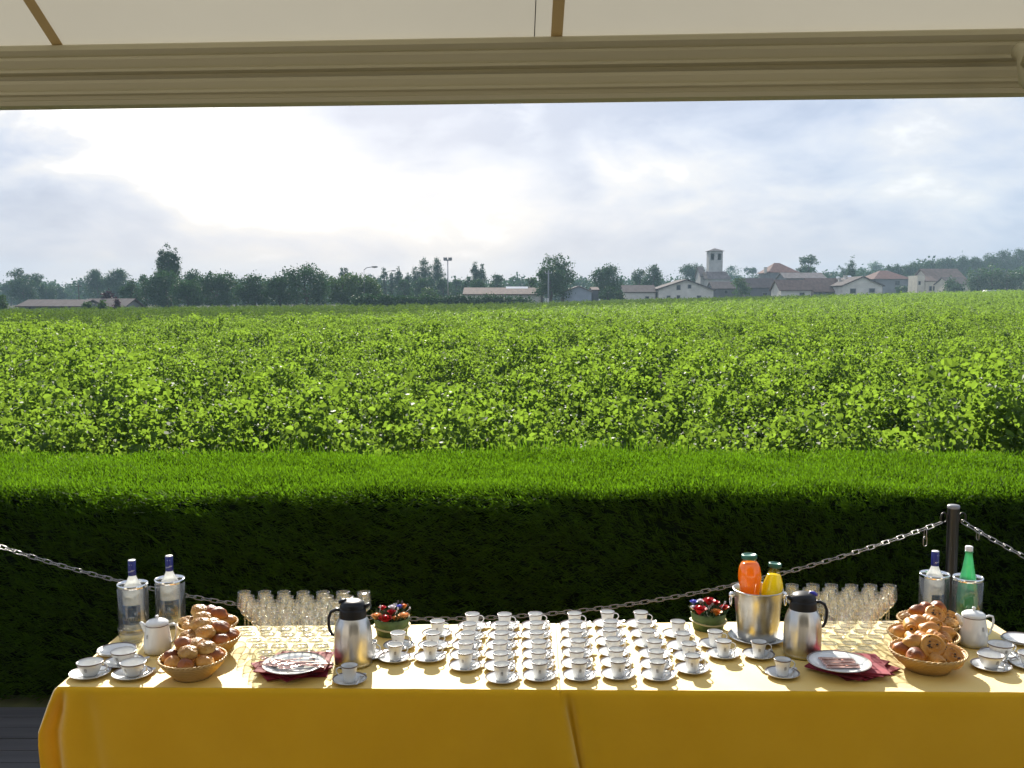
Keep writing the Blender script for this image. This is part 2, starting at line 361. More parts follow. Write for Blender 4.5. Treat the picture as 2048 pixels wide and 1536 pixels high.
def build_hedge():
    root = thing('hedge', 'long clipped evergreen hedge between deck and vineyard, sunny on top, dark in front', 'hedge', (0, 5.7, 0))
    off = np.array([0, -5.7, 0])
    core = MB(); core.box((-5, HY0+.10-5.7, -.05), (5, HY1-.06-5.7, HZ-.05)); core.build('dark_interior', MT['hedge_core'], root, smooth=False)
    # top: short upright sprigs
    n = 250000; x = RNG.uniform(-4.9, 4.9, n); y = RNG.uniform(HY0-.01, HY1+.08, n); lump = np.sin(x*5.3+y*4)*np.sin(x*2.1-y*7)
    z = hedge_top(x, y) - RNG.uniform(.0, .075, n) + .012*lump
    d = unit(np.stack([RNG.normal(0, .42, n)-.12, RNG.normal(0, .45, n)-.05, np.ones(n)], -1))
    L = RNG.uniform(.013, .033, n)*(1 + 1.1*(RNG.random(n) > .992)*(y > 5.75)); V1, F1 = blades(np.stack([x, y, z], -1), d, L, RNG.uniform(.0035, .007, n))
    # whiskers on the far rim
    n = 2600; x = RNG.uniform(-4.9, 4.9, n); keep = (np.sin(x*3.1)+np.sin(x*1.3+1)+RNG.normal(0, .5, n)) > .2; x = x[keep]; n = len(x)
    y = RNG.uniform(HY1-.12, HY1+.15, n); z = hedge_top(x, y)-.03
    d = unit(np.stack([RNG.normal(0, .25, n), RNG.normal(0, .2, n), np.ones(n)], -1)); V2, F2 = blades(np.stack([x, y, z], -1), d, RNG.uniform(.07, .15, n), RNG.uniform(.003, .005, n))
    # front: flat sprays combed the same way by the shears
    n = 26000; cx = RNG.uniform(-4.9, 4.9, n); cz = RNG.uniform(-.02, HZ-.045, n); m = 6
    ang = R(150)+RNG.normal(0, .28, n) + .35*np.sin(cx*1.7+cz*2.5); base = np.stack([cx, hedge_front(cx, cz)+RNG.uniform(-.01, .09, n), cz], -1)
    dd = np.stack([np.cos(ang), -RNG.uniform(.15, .75, n), np.sin(ang)*.75], -1); dd = unit(dd)
    Bp = np.repeat(base, m, 0) + np.repeat(dd, m, 0)*np.tile(np.linspace(0, .055, m), n)[:, None]
    sgn = np.tile(np.array([1, -1]*(m//2)), n); side = unit(np.cross(np.repeat(dd, m, 0), RNG.normal(size=(n*m, 3))+np.array([0, 2.5, 0])))
    D3 = unit(np.repeat(dd, m, 0) + side*(sgn*RNG.uniform(.3, .7, n*m))[:, None]); V3, F3 = blades(Bp, D3, RNG.uniform(.025, .06, n*m), RNG.uniform(.005, .009, n*m))
    n = 1300; x = RNG.uniform(-4.9, 4.9, n); z = RNG.uniform(.1, HZ-.12, n); P = np.stack([x, hedge_front(x, z)-.0, z], -1)
    V4, F4 = blades(P, unit(np.stack([RNG.normal(-1, .3, n), RNG.uniform(-.6, -.2, n), RNG.normal(.45, .25, n)], -1)), RNG.uniform(.08, .2, n), RNG.uniform(.006, .012, n))
    Vs = [V1, V2, V3, V4]; Fs = []; b = 0
    for V, F in zip(Vs, [F1, F2, F3, F4]): Fs.append(F+b); b += len(V)
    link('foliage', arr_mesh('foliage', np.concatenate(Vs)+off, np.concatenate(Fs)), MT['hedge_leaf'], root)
build_hedge()
# ------------------------------------------------------------------ vineyard
def leaf_geom(P, Nn, U, s, fold):
    """lobed leaf: two 5-gons either side of the midrib. P centre, Nn normal, U tip direction, s size."""
    Rr = np.cross(U, Nn); k = []
    prof = [(0, -.45), (.34, -.52), (.52, -.05), (.36, .30), (0, .58)]
    for sg in (1, -1):
        for (a, b) in prof:
            k.append(P + Rr*(sg*a*s)[:, None] + U*(b*s)[:, None] + Nn*(abs(a)*s*fold)[:, None] - Nn*(max(b, 0)**2*s*.5)[:, None])
    V = np.stack(k, 1).reshape(-1, 3); n = len(P); b = np.arange(n)*10
    F = np.concatenate([np.stack([b+i for i in range(5)], -1), np.stack([b+i for i in (9, 8, 7, 6, 5)], -1)]); return V, F
def vine_mesh(name, seed, nleaf, size, far=False):
    g = np.random.default_rng(seed); n = nleaf
    # shoots: each climbs from the wires and flops outward
    ns = 13 if not far else 11; sx = g.uniform(-.62, .62, ns); top = g.uniform(.72, 1.45, ns); lx = g.normal(0, .12, ns); ly = g.normal(0, .15, ns)
    k = g.integers(0, ns, n); t = g.random(n)**.75; z = .28 + (top[k]-.28)*t
    r = .11*(1-.4*t)+.028
    x = sx[k] + lx[k]*t + g.normal(0, 1, n)*r*.75; y = ly[k]*t**2 + g.normal(0, 1, n)*r*1.0
    P = np.stack([x, y, z], -1); out = np.stack([g.normal(0, .5, n), y*5+g.normal(0, .5, n), g.uniform(.0, 1.5, n)], -1)
    Nn = unit(out); U = unit(np.cross(Nn, g.normal(size=(n, 3))) + np.array([0, 0, -.35])); U = unit(U - Nn*np.sum(U*Nn, 1, keepdims=True))
    s = size*(.5+.75*g.random(n)**1.5)
    if far:
        Rr = np.cross(U, Nn); V = np.stack([P-U*(s*.5)[:, None], P+Rr*(s*.5)[:, None]+Nn*(s*.1)[:, None], P+U*(s*.5)[:, None], P-Rr*(s*.5)[:, None]+Nn*(s*.1)[:, None]], 1).reshape(-1, 3); F = np.arange(n*4).reshape(n, 4)
        me = arr_mesh(name, V, F)
    else:
        V, F = leaf_geom(P, Nn, U, s, .35); me = arr_mesh(name, V, F)
    me.materials.append(MT['vine_leaf']); return me
def build_vineyard():
    vc = bpy.data.collections.new('vine_sources')
    for i in range(7): vc.objects.link(bpy.data.objects.new('a_vine_%02d' % i, vine_mesh('vine', 50+i, 4200, .044)))
    for i in range(4): vc.objects.link(bpy.data.objects.new('b_vine_%02d' % i, vine_mesh('vine_far', 80+i, 1300, .066, True)))
    pts = []; rot = []; scl = []; idx = []; y = 7.35; g = np.random.default_rng(3); row = 0
    while y < 205:
        hw = .56*y + 4; step = 1.05; x = -hw + g.uniform(0, 1)
        while x < hw:
            yy = y + g.normal(0, .05) + .02*x
            lim = 150 if x/yy < .03 else 150 + 55*min(1, (x/yy-.03)/.1)
            ok = yy < lim and not (-19.8 < x < -16.6 and yy > 27) and not (g.random() < (.06 if yy > 30 else .10)) and not (yy < 34 and math.sin(x*1.9+yy*1.3)+math.sin(x*.83-yy*2.1)+.5*math.sin(x*4.1+yy) > 1.75)
            if ok:
                pts.append((x+g.normal(0, .08), yy, gz(x, yy)-(.0 if yy > 12 else .0))); s = float(np.clip(1+.06*math.sin(x*.9+yy*.5)+.06*math.sin(x*2.3-yy*1.1)+g.normal(0, .09), .68, 1.2))
                rot.append((g.normal(0, .04), g.normal(0, .05), (PI if g.random() < .5 else 0)+g.normal(0, .10))); scl.append(s)
                idx.append(int(g.integers(0, 7)) if yy < 42 else 7+int(g.integers(0, 4)))
            x += step*g.uniform(.9, 1.1)
        y += 1.25 if y < 60 else (1.5 if y < 110 else 1.9); row += 1
    # a few low shoots creeping out at the near headland
    for i in range(34):
        x = g.uniform(-4.6, 5.2); pts.append((x, g.uniform(6.75, 7.05), -.33 + g.uniform(-.12, .10))); rot.append((g.normal(0, .2), g.normal(0, .2), g.uniform(0, 6))); scl.append(g.uniform(.75, .95)); idx.append(int(g.integers(0, 7)))
    me = bpy.data.meshes.new('vineyard'); me.from_pydata(pts, [], [])
    for nm, ty, dt, key in (('vrot', 'FLOAT_VECTOR', rot, 'vector'), ('vscl', 'FLOAT', scl, 'value'), ('vidx', 'INT', idx, 'value')):
        a = me.attributes.new(nm, ty, 'POINT'); a.data.foreach_set(key, np.array(dt, dtype=np.int32 if ty == 'INT' else np.float32).ravel())
    o = tag(link('vineyard', me), 'broad sunlit vineyard of leafy green rows stretching from the hedge to the village', 'vineyard', kind='stuff')
    ng = bpy.data.node_groups.new('vines', 'GeometryNodeTree'); ng.interface.new_socket('Geometry', in_out='INPUT', socket_type='NodeSocketGeometry'); ng.interface.new_socket('Geometry', in_out='OUTPUT', socket_type='NodeSocketGeometry')
    gi = ng.nodes.new('NodeGroupInput'); go = ng.nodes.new('NodeGroupOutput'); ci = ng.nodes.new('GeometryNodeCollectionInfo')
    ci.inputs['Collection'].default_value = vc; ci.inputs['Separate Children'].default_value = True; ci.inputs['Reset Children'].default_value = True
    ip = ng.nodes.new('GeometryNodeInstanceOnPoints'); ip.inputs['Pick Instance'].default_value = True
    def na(nm, dt):
        q = ng.nodes.new('GeometryNodeInputNamedAttribute'); q.data_type = dt; q.inputs['Name'].default_value = nm
        return [s for s in q.outputs if s.enabled][0]
    er = ng.nodes.new('FunctionNodeEulerToRotation'); ng.links.new(na('vrot', 'FLOAT_VECTOR'), er.inputs[0]); ng.links.new(er.outputs[0], ip.inputs['Rotation'])
    ng.links.new(na('vscl', 'FLOAT'), ip.inputs['Scale']); ng.links.new(na('vidx', 'INT'), ip.inputs['Instance Index'])
    ng.links.new(gi.outputs[0], ip.inputs['Points']); ng.links.new(ci.outputs[0], ip.inputs['Instance']); ng.links.new(ip.outputs[0], go.inputs[0])
    md = o.modifiers.new('vines', 'NODES'); md.node_group = ng
    print('vines', len(pts))
build_vineyard()

# ------------------------------------------------------------------ trees
def crown_mesh(name, blobs, n, leaf, seed, gap=.30, mat_='tree_leaf'):
    """blobs: (cx, cy, cz, rx, ry, rz); leaves sit in clumps spread through each blob's outer part"""
    g = np.random.default_rng(seed); wts = np.array([b[3]*b[4]*b[5] for b in blobs])**.67; wts /= wts.sum()
    ncl = max(12, n//34); ci = g.choice(len(blobs), ncl, p=wts); B = np.array(blobs)[ci]
    d = unit(g.normal(size=(ncl, 3))); rad = g.uniform(gap, 1.0, ncl)**.5; C = B[:, :3] + d*B[:, 3:]*rad[:, None]
    k = g.integers(0, ncl, n); cs = B[k, 3:].mean(1)*.17 + leaf*.5
    P = C[k] + g.normal(size=(n, 3))*cs[:, None]*np.array([1, 1, .75])
    N_ = unit(g.normal(size=(n, 3)) + np.array([0, 0, .6])); U = unit(np.cross(N_, g.normal(size=(n, 3)))); W = np.cross(N_, U); s = leaf*g.uniform(.5, 1.25, n)
    V = np.stack([P-U*(s*.5)[:, None], P+W*(s*.42)[:, None], P+U*(s*.5)[:, None], P-W*(s*.42)[:, None]], 1).reshape(-1, 3)
    me = arr_mesh(name, V, np.arange(n*4).reshape(n, 4)); return me
TREES = 0
def tree(px, ptop, hw, Y, label, kind='round', pbot=None, name='tree', cat='tree', group=None, material='tree_leaf', dens=1.0):
    """a tree whose crown spans px +- hw pixels and reaches ptop, standing Y metres off"""
    global TREES; TREES += 1; g = random.Random(TREES*13+1)
    T = ony(px, ptop, Y); x = T.x; zb = gz(x, Y)-.1; H = T.z - zb; r = hw/FPX*Y*1.0
    root = thing(name, label, cat, (x, Y, zb), 0, group); bl = []; tr = MB()
    if kind == 'round':
        r *= 1.0; low = H*.08
        nb = 9
        bl.append((0, 0, (H+low)/2, r*.78, r*.78, (H-low)*.46))
        for i in range(nb):
            a = 2*PI*i/nb+g.random(); zz = low+(H-low)*g.uniform(.25, .86); q = .62*(1-abs(zz/H-.5)*.7)
            bl.append((math.cos(a)*r*q, math.sin(a)*r*q, zz, r*.40, r*.40, min(r*.38, H*.22)))
        bl.append((g.uniform(-.2, .2)*r, 0, H*.84, r*.38, r*.38, H*.15))
    elif kind == 'poplar':
        for i in range(7):
            f = i/6; rr = r*(.65+.7*math.sin(PI*min(1, f*.8+.12)))*(.62 if i == 6 else 1); bl.append((g.uniform(-.15, .15)*r, 0, H*(.12+.80*f), rr, rr, H*.11))
    elif kind == 'cone':
        for i in range(7):
            f = i/6; rr = r*(1-.78*f); bl.append((0, 0, H*(.1+.83*f), rr, rr, H*.10))
    elif kind == 'loose':
        for i in range(10):
            a = g.uniform(0, 2*PI); q = g.uniform(.2, .85); bl.append((math.cos(a)*r*q, math.sin(a)*r*q, H*g.uniform(.35, .88), r*.33, r*.33, H*.10))
    elif kind == 'umbrella':
        for i in range(8):
            a = 2*PI*i/8; q = g.uniform(.25, .75); bl.append((math.cos(a)*r*q, math.sin(a)*r*q, H*g.uniform(.78, .92), r*.38, r*.38, H*.06))
        for i in range(3): bl.append((g.uniform(-.5, .5)*r, 0, H*g.uniform(.5, .68), r*.35, r*.35, H*.07))
    elif kind == 'hedge':
        for i in range(5): bl.append((r*(i-2)*.42, 0, H*.5, r*.35, r*.5, H*.48))
    vol = sum(b[3]*b[5] for b in bl)
    leaf = .26 + Y*.0006; n = int(min(7000, max(900, vol*34*dens*3.2/(leaf*leaf*4))))
    fine = (hw < 14)
    me = crown_mesh('crown', bl, n, leaf*(.8 if fine else 1), TREES+200, gap=(.10 if kind in ('poplar', 'cone', 'hedge') else .28))
    link('crown', me, MT[material], root)
    tr.tube([(0, 0, 0), (.1*r, 0, H*.3), (0, 0, H*.62), (.05*r, 0, H*.85)], [H*.028+.08, H*.022+.05, H*.013+.02, .03], 7)
    for i in range(4):
        a = 2*PI*i/4+.4; tr.tube([(0, 0, H*(.3+.08*i)), (math.cos(a)*r*.3, math.sin(a)*r*.3, H*(.5+.07*i)), (math.cos(a)*r*.62, math.sin(a)*r*.62, H*(.62+.05*i))], [.012*H, .009*H, .02], 5)
    tr.build('trunk', MT['bark'], root); return root

TL = [
 (20, 561, 19, 330, 'small hazy tree at the edge of the village row, before the low long house', 'round'),
 (47, 538, 31, 300, 'tall broad hazy tree with open top rising behind the low long house', 'loose'),
 (44, 556, 26, 290, 'dense lower tree standing in front of the tall open-topped one', 'round'),
 (92, 571, 22, 300, 'low green tree directly above the roof of the low long house', 'round'),
 (118, 574, 16, 330, 'tiny rounded tree between two taller ones behind the long roof', 'round'),
 (143, 566, 17, 360, 'pale hazy rounded tree just beside the thin wooden pole', 'round'),
 (193, 541, 25, 300, 'one half of a wide double-crowned tree beyond the purple bush', 'round'),
 (232, 537, 28, 295, 'wide hazy tree with flat top above the purple-leaved tree', 'round'),
 (262, 560, 18, 215, 'mid green bushy tree at the end of the long house', 'round'),
 (290, 543, 15, 250, 'thin open tree beside the tall poplar clump', 'loose'),
 (330, 544, 44, 205, 'very broad dark round tree under the poplar spires', 'round'),
 (388, 538, 24, 225, 'dark tree with a small knob on top beside the poplar clump', 'round'),
 (372, 560, 28, 190, 'dark low bushy tree at the foot of the poplar clump', 'round'),
 (432, 551, 38, 200, 'broad greenish tree at the field edge next to the darkest pair', 'round'),
 (470, 556, 14, 240, 'narrow tree filling the gap before the darkest trees', 'round'),
 (506, 544, 30, 190, 'very dark tree with upright crown, first of the darkest pair', 'round'),
 (556, 552, 26, 185, 'dark low tree linking the two darkest crowns', 'round'),
 (608, 533, 44, 185, 'biggest darkest tree with ragged top at the field edge', 'round'),
 (649, 541, 9, 300, 'small distant tree peeking above the darkest one', 'round'),
 (684, 548, 28, 195, 'light green willow-like tree behind the start of the hedgerow', 'round'),
 (722, 549, 32, 200, 'light green tree by the thin street lamp pole', 'round'),
 (745, 556, 18, 205, 'darker tree closing off the light green pair', 'round'),
 (808, 556, 16, 270, 'hazy tree between the small cypress spires', 'round'),
 (845, 556, 24, 275, 'hazy round tree at the foot of the two thick poplars', 'round'),
 (858, 573, 18, 230, 'pale low bush-like tree in front of the two thick poplars', 'round'),
 (886, 556, 18, 280, 'hazy tree just beside the tall floodlight mast', 'round'),
 (912, 556, 14, 290, 'hazy tree past the tall floodlight mast', 'round'),
 (936, 552, 14, 280, 'small rounded tree just before the slim pair of poplars', 'round'),
 (958, 562, 26, 265, 'wide low tree below the slim pair of poplars', 'round'),
 (993, 548, 16, 285, 'domed tree behind the middle of the long shed roof', 'round'),
 (1100, 513, 30, 205, 'large leafy tree towering over the concrete pole, its lighter half', 'round'),
 (1124, 507, 28, 215, 'darker half of the large leafy tree above the grey shed', 'round'),
 (1083, 527, 15, 212, 'open outer limb-like tree beside the large leafy tree', 'loose'),
 (1064, 556, 14, 230, 'low tree at the shed end beside the large leafy tree', 'round'),
 (1213, 531, 35, 250, 'wide dark round tree behind the grey gabled shed', 'round'),
 (1215, 573, 15, 215, 'round bush at the side of the grey gabled shed', 'round'),
 (1240, 578, 9, 215, 'small bush touching the cream house with the single window', 'round'),
 (1279, 536, 17, 285, 'smaller of the two trees above the cream house roof', 'round'),
 (1307, 529, 20, 280, 'taller of the two trees above the cream house roof', 'round'),
 (1384, 527, 30, 320, 'dense dark tree touching the church nave', 'round'),
 (1466, 532, 24, 400, 'dark tree directly behind the church tower', 'round'),
 (1504, 531, 14, 380, 'flat-topped pine beyond the church', 'umbrella'),
 (1518, 547, 28, 340, 'low wide tree between church and red hipped roof', 'round'),
 (1482, 557, 16, 255, 'round isolated green tree in front of the grey barns', 'round'),
 (1617, 505, 20, 300, 'tall open pine with see-through crown beside the red hipped roof', 'umbrella'),
 (1612, 530, 22, 310, 'dark lower tree under the tall open pine', 'round'),
 (1652, 542, 14, 350, 'small dark tree before the bare-topped one', 'round'),
 (1690, 526, 12, 330, 'irregular tree behind the white gable house ridge', 'loose'),
 (1692, 540, 18, 335, 'dense low tree behind the white gable house', 'round'),
 (1752, 522, 20, 420, 'first rounded tree of the wooded rise beyond the village', 'round'),
 (1722, 535, 20, 410, 'low tree at the start of the wooded rise', 'round'),
 (1830, 546, 12, 300, 'narrow tree before the stone house with turret', 'round'),
 (1812, 572, 22, 270, 'low spreading bush-like tree beside the stone house with turret', 'round'),
 (1905, 556, 20, 245, 'domed small tree in front of the brown-roofed farmhouse', 'round'),
 (1912, 567, 11, 240, 'very dark low shrub tree by the farmhouse wall', 'round'),
]
for (px, pt, hw, Y, lab, kd) in TL:
    if 250 < px < 760: hw *= 1.2
    if Y >= 269: Y = 270 + (Y-269)*3.2
    mt = 'tree_leaf_light' if 'light green' in lab or 'pale' in lab or 'isolated' in lab else 'tree_leaf'
    tree(px, pt, hw, Y, lab, kd, material=mt, name='pine_tree' if 'pine' in lab else 'tree')
tree(217, 583, 15, 185, 'dark purple-leaved tree rising above the low long house roof', material='tree_leaf_purple')
tree(234, 600, 6, 150, 'small purplish bush at the end of the low long house', material='tree_leaf_purple', name='bush', cat='bush')
tree(172, 603, 10, 135, 'rounded green bush in front of the long roof, farther from the purple tree', name='bush', cat='bush', material='tree_leaf_light')
tree(206, 603, 11, 135, 'rounded green bush in front of the long roof, below the purple tree', name='bush', cat='bush', material='tree_leaf_light')
tree(4, 590, 9, 140, 'green bush cut by the picture edge beside the low long house', name='bush', cat='bush', material='tree_leaf_light')
for (px, pt, hw, lab) in [(336, 488, 10, 'tallest central spire of the poplar clump'), (323, 503, 9, 'shorter spire of the poplar clump, on its open side'), (349, 497, 8, 'second tallest spire of the poplar clump'),
    (683, 536, 4, 'tiny poplar spire, first of two behind the willow-like tree'), (691, 534, 5, 'tiny poplar spire, second of two behind the willow-like tree'),
    (768, 536, 5, 'small dark cypress spire nearest the light green trees'), (783, 544, 5, 'short cypress spire between two taller ones'), (797, 534, 6, 'small dark cypress spire beside the short one'), (816, 544, 6, 'stubby poplar just before the thick pair'),
    (831, 533, 7, 'shorter poplar leaning against the two thick ones'), (850, 517, 13, 'thickest poplar of the pair beside the floodlight mast'), (875, 517, 11, 'second thick poplar, next to the floodlight mast'),
    (951, 525, 6, 'slim dark poplar, taller of the pair above the long shed'), (963, 529, 6, 'slim dark poplar, shorter of the pair above the long shed'), (1704, 516, 7, 'single poplar behind the white gable house')]:
    tree(px, pt, hw, 340 if px > 400 else 220, lab, 'poplar', dens=2.6, name='poplar_tree', cat='poplar')
for i, (px, pt, hw, wd) in enumerate([(1790, 527, 20, 'first'), (1825, 524, 22, 'second'), (1862, 520, 20, 'third'), (1893, 513, 20, 'fourth'), (1925, 512, 18, 'fifth'), (1952, 513, 17, 'sixth'), (1982, 506, 20, 'seventh'), (2012, 500, 20, 'eighth'), (2042, 496, 22, 'ninth')]):
    tree(px, pt, hw, 430, 'rounded tree on the wooded rise, %s from the poplar behind the gable house' % wd, group='trees on the wooded rise')
for i, (px, pt, hw) in enumerate([(1957, 531, 17), (1985, 527, 17), (2014, 533, 16), (2042, 530, 16)]):
    tree(px, pt, hw, 232, 'dark dense conifer in the screen above the white van, %s from the farmhouse' % ['first', 'second', 'third', 'fourth'][i], 'hedge', name='conifer_tree', cat='conifer', group='dark conifer screen')
# hedgerow before the long shed
def build_hedgerow():
    a = ony(706, 591, 165); b = ony(1064, 590, 165); zb = gz(0, 165)-.2; bl = []; n = 26
    g = random.Random(5)
    for i in range(n):
        x = a.x+(b.x-a.x)*(i+.5)/n; h = (a.z-zb)*g.uniform(.9, 1.02); bl.append((x, g.uniform(-.4, .4), h*.5, (b.x-a.x)/n*.8, 1.1, h*.5))
    root = thing('hedgerow', 'long dark clipped hedgerow in front of the long brown-roofed shed', 'hedgerow', (0, 165, zb))
    link('foliage', crown_mesh('foliage', bl, 26000, .30, 91, .4), MT['tree_leaf'], root)
build_hedgerow()
# distant masses of wood, one sheet of crowns behind everything
def build_wood():
    bl = []; g = random.Random(8)
    for i in range(150):
        px = -150+i*15.5+g.uniform(-6, 6); Y = g.uniform(470, 620)
        top = (561 if 240 < px < 1090 else 570) + g.uniform(-6, 6)
        if px > 1120: top = 560+g.uniform(-5, 5)
        if px > 1650: top = 545+g.uniform(-5, 5)
        if px > 1850: top = 528+g.uniform(-5, 5)
        T = ony(px, top, Y); zb = gz(T.x, Y)-1; H = T.z-zb; bl.append((T.x, Y, zb+H*.5, 9*g.uniform(.8, 1.3), 6, H*.5))
    o = link('distant_wood', crown_mesh('distant_wood', bl, 110000, 1.6, 92, .3), MT['tree_leaf']); tag(o, 'hazy blue-green wood closing the horizon behind village and trees', 'wood', kind='stuff')
build_wood()
# dry grass verge beyond the vines
def verge():
    n = 9000; a = ony(880, 612, 152); b = ony(1090, 606, 158); x = RNG.uniform(a.x-14, b.x+2, n); y = RNG.uniform(151, 164, n); z = ground(x, y)
    V, F = blades(np.stack([x, y, z], -1), unit(np.stack([RNG.normal(0, .3, n), RNG.normal(0, .3, n), np.ones(n)], -1)), RNG.uniform(.4, 1.0, n), RNG.uniform(.05, .12, n))
    pbr('dry_grass', (.22, .17, .08), .8, 0, .3, .3, coord='World'); tag(link('dry_grass', arr_mesh('dry_grass', V, F), MT['dry_grass']), 'dry pinkish grass strip between vines and hedgerow', 'grass', kind='stuff')
verge()

# ------------------------------------------------------------------ buildings
for nm, c in (('wall_cream', (.72, .68, .60)), ('wall_grey', (.25, .26, .27)), ('wall_metal', (.42, .46, .52)), ('wall_dark', (.14, .14, .15)), ('wall_stone', (.68, .62, .50)), ('church_stone', (.50, .49, .46))): pbr(nm, c, .9, 0, .15, .6, coord='World')
for nm, c in (('tile_brown', (.17, .11, .085)), ('tile_red', (.19, .09, .07)), ('tile_dark', (.10, .075, .07)), ('tile_grey', (.20, .17, .16))): pbr(nm, c, .85, 0, .3, 1.5, .4, 8, .03, coord='World', stretch=(1, .25, 1))
pbr('window_dark', (.03, .035, .04), .2); pbr('shutter', (.22, .22, .22), .6); pbr('skylight', (.75, .76, .76), .4); pbr('white_paint', (.75, .75, .74), .3)
def prism(mb, pts, y0, y1, mi=0):
    n = len(pts); vs = [(x, y0, z) for x, z in pts]+[(x, y1, z) for x, z in pts]
    mb.add(vs, [tuple(range(n)), tuple(range(2*n-1, n-1, -1))]+[(i, i+n, (i+1) % n+n, (i+1) % n) for i in range(n)], mi)
def slab(mb, a, b, c, d, th=.18):
    """roof slab through four corners, th thick downwards"""
    q = [Vector(p) for p in (a, b, c, d)]; nn = (q[1]-q[0]).cross(q[3]-q[0]).normalized(); nn = nn if nn.z > 0 else -nn
    vs = [p for p in q]+[p-nn*th for p in q]; mb.add(vs, [(0, 1, 2, 3), (7, 6, 5, 4), (0, 4, 5, 1), (1, 5, 6, 2), (2, 6, 7, 3), (3, 7, 4, 0)])
def windows(root, wins, Y, ox, zb, label=None):
    for (wx, wy, ww, wh) in wins:
        c = ony(wx, wy, Y); hw = ww/2/FPX*Y; hh = wh/2/FPX*Y; f = MB(); x, z = c.x-ox, c.z-zb
        f.box((x-hw-.12, -.06, z-hh-.12), (x+hw+.12, -.003, z+hh+.12)); fo = f.build('window', MT['shutter'], root, smooth=False)
        p = MB(); p.box((x-hw, -.075, z-hh), (x+hw, -.0605, z+hh)); p.build('pane', MT['window_dark'], fo, smooth=False)
def house(name, label, cat, p0, p1, eave, ridge, Y, depth, style, wall, roof, wins=(), apex=None, chim=(), sky=(), eave2=None, over=.5):
    a = ony(p0, eave, Y); b = ony(p1, eave2 or eave, Y); ox = (a.x+b.x)/2; zb = gz(ox, Y)-1.2
    root = thing(name, label, cat, (ox, Y, zb)); x0, x1 = a.x-ox, b.x-ox; ze = a.z-zb; ze2 = b.z-zb; wb = MB(); rb = MB()
    if style == 'side':
        zr = ony((p0+p1)/2, ridge, Y+depth/2).z-zb
        vs = [(x0, 0, 0), (x0, depth, 0), (x0, depth, ze), (x0, depth/2, zr-.1), (x0, 0, ze)]; vs += [(x1, y, z) for (_, y, z) in vs]
        wb.add(vs, [(0, 4, 3, 2, 1), (5, 6, 7, 8, 9), (0, 5, 9, 4), (1, 2, 7, 6)])
        sl_ = (zr-ze)/(depth/2); e = over
        slab(rb, (x0-e, -e, ze-e*sl_+.1), (x1+e, -e, ze-e*sl_+.1), (x1+e, depth/2, zr+.1), (x0-e, depth/2, zr+.1))
        slab(rb, (x0-e, depth/2, zr+.102), (x1+e, depth/2, zr+.102), (x1+e, depth+e, ze-e*sl_+.1), (x0-e, depth+e, ze-e*sl_+.1))
    elif style == 'gable':
        A = ony(apex, ridge, Y); xa, zr = A.x-ox, A.z-zb
        prism(wb, [(x0, 0), (x1, 0), (x1, ze2-.1), (xa, zr-.12), (x0, ze-.1)], 0, depth)
        e = over
        for (xe, zz) in ((x0, ze), (x1, ze2)):
            k = (zr-zz)/abs(xa-xe); xo = xe-e if xe < xa else xe+e; zo = zz-e*k; slab(rb, (xa, -e, zr+.1), (xa, depth+e, zr+.1), (xo, depth+e, zo+.1), (xo, -e, zo+.1), .25)
    elif style == 'hip':
        zr = ony(apex, ridge, Y+depth/2).z-zb; wb.box((x0, 0, 0), (x1, depth, ze)); ins = min((x1-x0)*.42, depth*.5); e = over
        A = [(x0-e, -e, ze), (x1+e, -e, ze), (x1+e, depth+e, ze), (x0-e, depth+e, ze)]; xr0 = ony(apex, ridge, Y).x-ox
        rr = [(xr0-max(.3, (x1-x0)*.1), depth/2, zr), (xr0+max(.3, (x1-x0)*.1), depth/2, zr)]
        rb.add(A+rr, [(0, 1, 5, 4), (1, 2, 5), (2, 3, 4, 5), (3, 0, 4), (3, 2, 1, 0)])
    elif style == 'flat': wb.box((x0, 0, 0), (x1, depth, ze))
    wb.build('wall', MT[wall], root, smooth=False)
    ro = rb.build('roof', MT[roof], root, smooth=False) if rb.v else None
    windows(root, wins, Y, ox, zb)
    for (cx, ct, cw, cb, dy) in chim:
        t = ony(cx, ct, Y+dy); bo = ony(cx, cb, Y+dy); hw = cw/2/FPX*Y; c = MB(); c.box((t.x-ox-hw, dy-.4, bo.z-zb-.3), (t.x-ox+hw, dy+.4, t.z-zb)); c.box((t.x-ox-hw-.08, dy-.48, t.z-zb), (t.x-ox+hw+.08, dy+.48, t.z-zb+.12)); c.build('chimney', MT['wall_cream'], root, smooth=False)
    for (s0, s1, st, sb, dy) in sky:
        p = ony(s0, st, Y+dy); q = ony(s1, sb, Y+dy-1.0); c = MB(); c.add([(p.x-ox, dy, p.z-zb), (q.x-ox, dy, p.z-zb), (q.x-ox, dy-1.0, q.z-zb), (p.x-ox, dy-1.0, q.z-zb), (p.x-ox, dy+.1, p.z-zb-.3), (q.x-ox, dy+.1, p.z-zb-.3), (q.x-ox, dy-.9, q.z-zb-.3), (p.x-ox, dy-.9, q.z-zb-.3)], [(0, 3, 2, 1), (4, 5, 6, 7), (0, 1, 5, 4), (2, 3, 7, 6), (1, 2, 6, 5), (3, 0, 4, 7)]); c.build('skylight', MT['skylight'], root, smooth=False)
    return root
house('long_house', 'low house with long dark brownish roof and grey end wall at the vineyard edge', 'house', 38, 158, 612, 600, 170, 9, 'side', 'wall_grey', 'tile_dark', [(60, 616, 4, 5), (80, 616, 4, 5)])
house('long_house', 'low house with long dull roof behind the two round green bushes', 'house', 163, 247, 613, 598, 178, 9, 'side', 'wall_grey', 'tile_dark')
house('shed', 'long low shed with brown roof and a white strip skylight behind the hedgerow', 'shed', 930, 1086, 588, 576, 215, 12, 'side', 'wall_cream', 'tile_brown', sky=[(1012, 1056, 573, 577, 6)])
